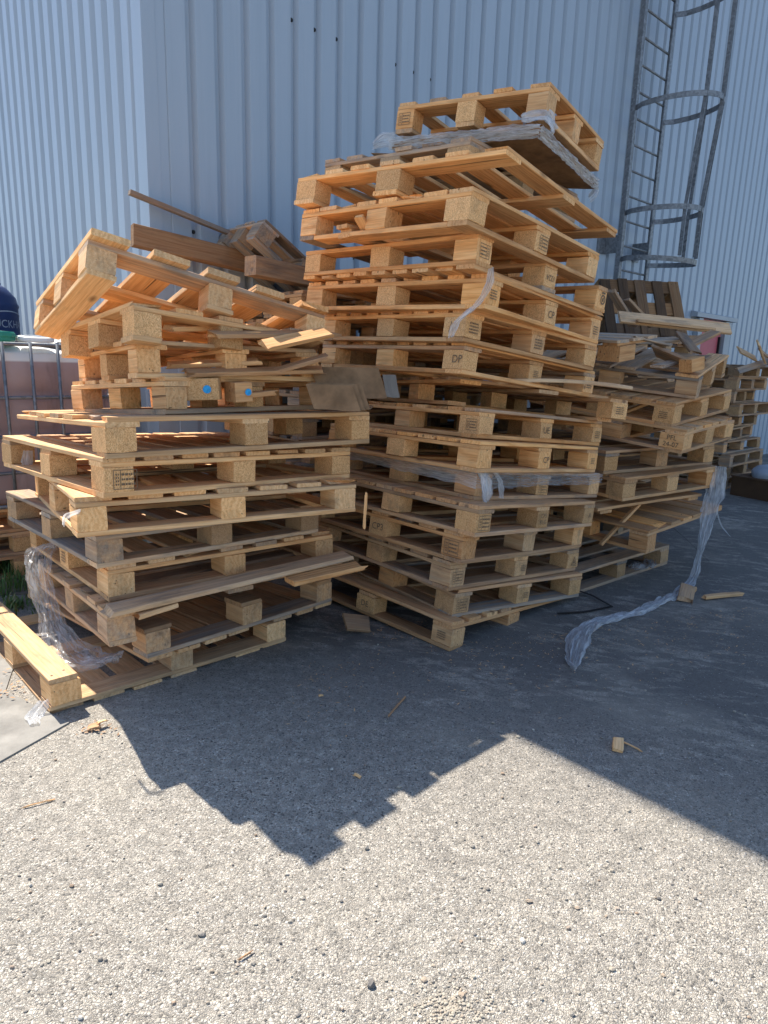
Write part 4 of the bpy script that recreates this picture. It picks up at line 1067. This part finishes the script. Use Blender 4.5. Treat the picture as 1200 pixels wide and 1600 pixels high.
for i in range(q + 1):
    for k in range(q + 1):
        x, y = i / q - .5, k / q - .5; d = max(0, 1 - (4 * (x * x + y * y)) ** .7)
        V.append((x * .42, y * .3, .07 * d + .03 * mn.noise(Vector((x * 7, y * 7, 3)))))
for i in range(q):
    for k in range(q): F.append([i * (q + 1) + k, (i + 1) * (q + 1) + k, (i + 1) * (q + 1) + k + 1, i * (q + 1) + k + 1])
m.add(V, F, smooth=True); m.build('bag_skin', DARKPL, root)
# drum on a wooden platform behind the tank
DRP = Vector((-3.06, 5.1, 0))
plat = thing('wooden_platform', 'rough wooden platform behind the caged tank carrying the blue drum', 'platform', DRP)
m = MB(); r_ = random.Random(77)
for k in range(5): board(m, (0, -.32 + .16 * k, .920), (.8, .145, .03), 'X', r_, (.4, .5, .3, 1))
m.build('top_boards', WOOD, plat)
for sx in (-.33, .33):
    for sy in (-.33, .33):
        m = MB(); board(m, (sx, sy, .4525), (.905, .09, .09), 'Z', r_, (.4, .5, .3, 1), seg=2); m.build('leg', WOOD, plat)
drum = thing('blue_drum', 'dark blue plastic drum with white lettering standing behind the caged tank', 'drum', DRP + Vector((-.03, 0, .937)))
m = MB(); lathe(m, [(.26, 0), (.28, .02), (.285, .25), (.292, .26), (.292, .28), (.285, .29), (.285, .72), (.291, .73), (.291, .745), (.284, .755), (.275, .80), (.22, .865), (.19, .885), (.185, .88), (.185, .90), (.06, .90)], 40)
m.build('barrel', BLUEPL, drum)
m = MB(); lathe(m, [(.05, .90), (.055, .91), (.055, .95), (.03, .96)], 20, (.08, -.05, 0)); m.build('bung', DARKPL, drum)
me = text_mesh('DUCKHAM', .078)
ang0 = math.atan2(-DRP.y, -DRP.x) + rad(49)
for v in me.vertices:
    a = ang0 + v.co.x / .285; z = .60 + v.co.y
    v.co = (.2885 * math.cos(a), .2885 * math.sin(a), z)
me.materials.clear(); me.materials.append(LETTER); o = bpy.data.objects.new('lettering', me); COL.objects.link(o); o.parent = drum
m = MB()
for (zc, amp) in ((.655, .035), (.535, -.018)):
    pl = []
    for i in range(25):
        x = (i / 24 - .5); a = ang0 + x * .42 / .285; z = zc + amp * (1 - (2 * x) ** 2)
        pl.append((a, z))
    for (a0, z0), (a1, z1) in zip(pl, pl[1:]):
        rr = .2887; th = .008
        m.add([(rr * math.cos(a0), rr * math.sin(a0), z0), (rr * math.cos(a1), rr * math.sin(a1), z1), (rr * math.cos(a1), rr * math.sin(a1), z1 + th), (rr * math.cos(a0), rr * math.sin(a0), z0 + th)], [[0, 1, 2, 3]])
m.build('emblem_arc', LETTER, drum)

# brown crate and white bag at the foot of the far right stack
root = thing('brown_crate', 'low dark brown crate at the foot of the far right stack', 'crate', (4.36, 7.36, 0), (0, 0, rad(30)))
m = MB(); r_ = random.Random(88)
for k in range(2): board(m, (0, -.3, .06 + .11 * k), (.7, .10, .02), 'X', r_, (.1, .4, 0, 1), up=None); 
box(m, (-.35, -.29, .0), (.35, .25, .205)); m.build('box', CRATE, root)
m = MB(); box(m, (-.36, -.30, .206), (.36, .26, .225)); m.build('lid', CRATE, root)
root = thing('white_sack', 'slumped whitish sack lying on the dark brown crate', 'sack', (4.36, 7.34, .225), (0, 0, rad(30)))
m = MB(); V = []; F = []; q1, q2 = 18, 10
for i in range(q2 + 1):
    th = math.pi / 2 * i / q2
    for k in range(q1):
        a = 2 * math.pi * k / q1; s = math.cos(th) ** .5 if i < q2 else 0.001
        rr = 1 + .16 * mn.noise(Vector((math.cos(a) * 1.6, math.sin(a) * 1.6, i * .25)))
        V.append((.27 * rr * s * math.cos(a), .2 * rr * s * math.sin(a), .125 * math.sin(th) ** .8 * (1 + .25 * mn.noise(Vector((math.cos(a) * 2, math.sin(a) * 2, 5))))))
for i in range(q2):
    for k in range(q1): F.append([i * q1 + k, i * q1 + (k + 1) % q1, (i + 1) * q1 + (k + 1) % q1, (i + 1) * q1 + k])
m.add(V, F, smooth=True); m.build('sack_skin', mat_simple('white_woven_sack', (.36, .39, .43), .7, 0, 60, .3, .2, 6), root)

# ------------------------------------------------------------------ ground details
# concrete slab edging at lower left, soil and grass behind
def poly(name, pts, z0, z1, mat, bevel=0):
    m = MB(); n = len(pts)
    V = [(x, y, z0) for x, y in pts] + [(x, y, z1) for x, y in pts]
    F = [list(range(n, 2 * n))] + [[i, (i + 1) % n, n + (i + 1) % n, n + i] for i in range(n)]
    m.add(V, F); return m.build(name, mat)
structure(poly('paving_slab', [(-1.14, 2.20), (-1.26, 1.93), (-2.2, 1.55), (-2.6, 2.3), (-1.62, 2.72), (-1.50, 2.42)], -.03, .006, SLAB))
structure(poly('soil', [(-1.75, 3.55), (-1.55, 4.15), (-2.0, 4.75), (-4.5, 4.6), (-4.5, 3.0), (-2.6, 3.25), (-2.2, 3.5)], -.02, .008, SOIL))
m = MB(); r_ = random.Random(12)
def blade(m, x, y, z, h, bend, az, w_, bv):
    d = Vector((math.cos(az), math.sin(az), 0)); s = Vector((-d.y, d.x, 0)) * w_
    p = Vector((x, y, z)); V = []
    for f in (0, .4, .75): 
        c = p + Vector((0, 0, h * f)) + d * bend * f * f; V += [c - s * (1 - f * .6), c + s * (1 - f * .6)]
    V.append(p + Vector((0, 0, h)) * .96 + d * bend)
    m.add(V, [[0, 1, 3, 2], [2, 3, 5, 4], [4, 5, 6]], bv=bv)
for k in range(5200):
    x, y = r_.uniform(-3.6, -1.72), r_.uniform(3.45, 4.5)
    if mn.noise(Vector((x * 2.6, y * 2.6, .4))) < -.12 or y < 3.5 + .12 * math.sin(x * 9): continue
    g = .5 + .5 * mn.noise(Vector((x * 3, y * 3, 7)))
    blade(m, x, y, .004, r_.uniform(.03, .11) * (.6 + .8 * g), r_.uniform(.0, .06), r_.uniform(0, 6.28), r_.uniform(.002, .004), (min(.98, max(0, .3 + .5 * g + r_.gauss(0, .18))), .5, .5, 1))
stuff(m.build('grass', GRASS))
m = MB()
for k in range(240):
    a = r_.uniform(0, 6.28); rr = abs(r_.gauss(0, .10)); blade(m, -1.98 + rr * math.cos(a) * 1.3, 3.33 + rr * math.sin(a), .002, r_.uniform(.02, .06), r_.uniform(.01, .05), r_.uniform(0, 6.28), r_.uniform(.003, .006), (min(1, .85 + r_.gauss(0, .1)), .5, .5, 1))
tag(m.build('weed_tuft', GRASS), 'low yellow-green weed tuft on the paving beside the bottom left pallet', 'weed'); stuff(bpy.data.objects['weed_tuft'])

def stone(m, x, y, r, rr, z=0, hue=None):
    n1, n2 = 7, 5; V = []; F = []; sd_ = rr.uniform(0, 99); sx, sy, sz = rr.uniform(.8, 1.3), rr.uniform(.7, 1.1), rr.uniform(.45, .8)
    for i in range(n2 + 1):
        th = math.pi * i / n2 - math.pi / 2
        for k in range(n1):
            a = 2 * math.pi * k / n1
            q = 1 + .35 * mn.noise(Vector((math.cos(a) * math.cos(th) * 1.3 + sd_, math.sin(a) * math.cos(th) * 1.3, math.sin(th) * 1.3)))
            V.append((x + r * q * sx * math.cos(th) * math.cos(a), y + r * q * sy * math.cos(th) * math.sin(a), z + r * sz * (.75 + q * math.sin(th))))
    for i in range(n2):
        for k in range(n1): F.append([i * n1 + k, i * n1 + (k + 1) % n1, (i + 1) * n1 + (k + 1) % n1, (i + 1) * n1 + k])
    m.add(V, F, bv=(rr.random() if hue is None else hue, .5, .5, 1))
def mat_gravel():
    t = NT('loose_gravel'); bv = t.attr('bv'); r = sep(t, bv.outputs['Color'])[0]
    oc = t.n('ShaderNodeTexCoord').outputs['Object']; n = t.noise(oc, 140, 3).outputs[0]
    col = t.ramp(r, [(0, (.11, .10, .095)), (.3, (.28, .25, .21)), (.6, (.42, .37, .29)), (.85, (.30, .20, .13)), (1, (.58, .54, .47))])
    t.l(t.mix(t.rng(n, .3, .7, 0, .4), col, (.2, .18, .15)), t.p.inputs['Base Color']); t.p.inputs['Roughness'].default_value = .9
    return t.mat
GRAV = mat_gravel()
m = MB(); rr = random.Random(31)
for k in range(900):
    y = 1.0 + 3.0 * rr.random() ** 1.6; x = rr.uniform(-.75, .75) * y
    if y > 2.3 and x < -.3: continue
    stone(m, x, y, rr.choice((.002, .0025, .003, .0035, .005)) * rr.uniform(.8, 1.25), rr)
for k in range(420):   # crumbly patch at the bottom of the picture
    a = rr.uniform(0, 6.28); q = abs(rr.gauss(0, .055)); stone(m, .17 + q * math.cos(a) * 1.3, 1.135 + q * math.sin(a) * .8, rr.uniform(.001, .0038), rr, 0, rr.uniform(.5, .72))
for (x, y, r_2) in ((.003, 1.183, .011), (.12, 1.20, .007), (.20, 1.165, .009), (.40, 1.43, .007), (.36, 1.31, .008), (.55, 1.24, .007), (-.02, 1.60, .008), (.075, 1.88, .007), (.52, 2.2, .008), (-.55, 1.45, .007), (-.4, 1.3, .008), (.28, 1.62, .006)):
    stone(m, x, y, r_2, rr)
stuff(m.build('gravel', GRAV))

def chip(label, loc, rot, size, bv, seed, broken=(.02, .02), cat='wood chip', name='wood_chip', group='wood chips on the asphalt'):
    m = MB(); board(m, (0, 0, 0), size, 'X', random.Random(seed), bv, seg=4, broken=broken, ch=min(size[2] * .3, .002), bow=.002)
    o = m.build(name, WOOD); o.location = loc; o.rotation_euler = rot; return tag(o, label, cat, group)
chip('pale wedge of splintered wood lying alone in the wall shadow', (.872, 2.151, .012), (rad(8), rad(-6), rad(70)), (.085, .038, .012), (.85, .12, .9, 1), 301)
chip('thin splinter touching the pale wedge in the wall shadow', (.925, 2.15, .006), (0, 0, rad(-50)), (.09, .007, .005), (.8, .2, .9, 1), 302)
chip('tiny white chip inside the shadow of the left stack', (-.062, 1.931, .004), (0, 0, rad(-35)), (.034, .013, .004), (1, .05, 1, 1), 303, (.008, .008))
chip('small pale chip high in the shadow before the tall stack', (-.235, 2.46, .004), (0, 0, rad(20)), (.022, .012, .004), (.95, .1, 1, 1), 304, (.006, .006))
chip('dark thin stick lying before the tall stack', (.075, 2.39, .005), (0, 0, rad(66)), (.19, .008, .007), (.25, .5, .2, 1), 305)
chip('chunky broken board end beside the trailing film strip', (1.84, 3.79, .03), (rad(14), rad(-12), rad(62)), (.25, .085, .022), (.3, .6, .5, 1), 306, (.09, .07))
chip('long torn stick beside the chunky board end', (2.08, 3.83, .014), (0, rad(2), rad(22)), (.34, .035, .02), (.55, .35, .6, 1), 307, (.05, .02))
chip('short stub of wood under the chunky board end', (1.90, 3.86, .02), (0, rad(-10), rad(50)), (.13, .035, .03), (.45, .4, .5, 1), 308)
chip('thin twig-like splinter on the sunlit asphalt at the left', (-1.02, 1.745, .004), (0, 0, rad(30)), (.10, .004, .004), (.5, .3, .4, 1), 309)
chip('small curved dark splinter near the bottom of the picture', (-.285, 1.245, .004), (0, 0, rad(40)), (.05, .004, .004), (.2, .5, .3, 1), 310)
chip('yellow splinter at the left border on the slab', (-1.63, 2.45, .012), (0, 0, rad(60)), (.14, .016, .006), (.85, .1, .5, 1), 311)
chip('heap-edge brown board scrap at the near corner of the bottom left pallet', (-1.03, 2.17, .010), (rad(5), rad(-5), rad(25)), (.07, .03, .010), (.3, .5, .1, 1), 312, (.04, .04))
chip('cream scrap lying on the brown board scrap', (-1.01, 2.185, .022), (rad(-8), rad(6), rad(50)), (.05, .014, .005), (.95, .1, .9, 1), 313)
chip('board corner lying under the right end of the left stack', (-.12, 3.14, .045), (rad(30), rad(14), rad(25)), (.15, .10, .02), (.0, .6, .1, 1), 314)
# dry leaf litter at the slab
m = MB(); rr = random.Random(41)
for k in range(34):
    x, y = -1.03 + rr.gauss(0, .045), 2.16 + rr.gauss(0, .022); a = rr.uniform(0, 6.28); s_ = rr.uniform(.004, .013)
    d, e = Vector((math.cos(a), math.sin(a), rr.uniform(-.2, .4))) * s_ * .8, Vector((-math.sin(a), math.cos(a), 0)) * s_ * .4; c = Vector((x, y, rr.uniform(.003, .012)))
    m.add([c - d, c + e, c + d, c - e], [[0, 1, 2, 3]], bv=(rr.random() * .5 - .3, .6, .5, 1))
for k in range(90):
    x, y = -1.62 + rr.gauss(0, .13), 2.42 + rr.gauss(0, .08); a = rr.uniform(0, 6.28); s_ = rr.uniform(.004, .012)
    d, e = Vector((math.cos(a), math.sin(a), rr.uniform(-.2, .4))) * s_, Vector((-math.sin(a), math.cos(a), 0)) * s_ * .5; c = Vector((x, y, rr.uniform(.010, .02)))
    m.add([c - d, c + e, c + d, c - e], [[0, 1, 2, 3]], bv=(rr.random() * .6, .4, .3, 1))
for k in range(900):   # sawdust crumbs and splinters along the feet of the stacks
    f = rr.random(); x = -.35 + 2.6 * f; y = 2.75 + .95 * f - abs(rr.gauss(0, .32)) + (.35 if .1 < f < .25 else 0)
    a = rr.uniform(0, 6.28); s_ = rr.choice((.002, .003, .003, .005, .012)) * rr.uniform(.7, 1.3)
    d, e = Vector((math.cos(a), math.sin(a), rr.uniform(-.1, .1))) * s_, Vector((-math.sin(a), math.cos(a), 0)) * min(s_, .004) * .6; c = Vector((x, y, rr.uniform(.003, .005)))
    m.add([c - d, c + e, c + d, c - e], [[0, 1, 2, 3]], bv=(.6 + .4 * rr.random(), .2, .9, 1))
stuff(m.build('litter', WOOD))
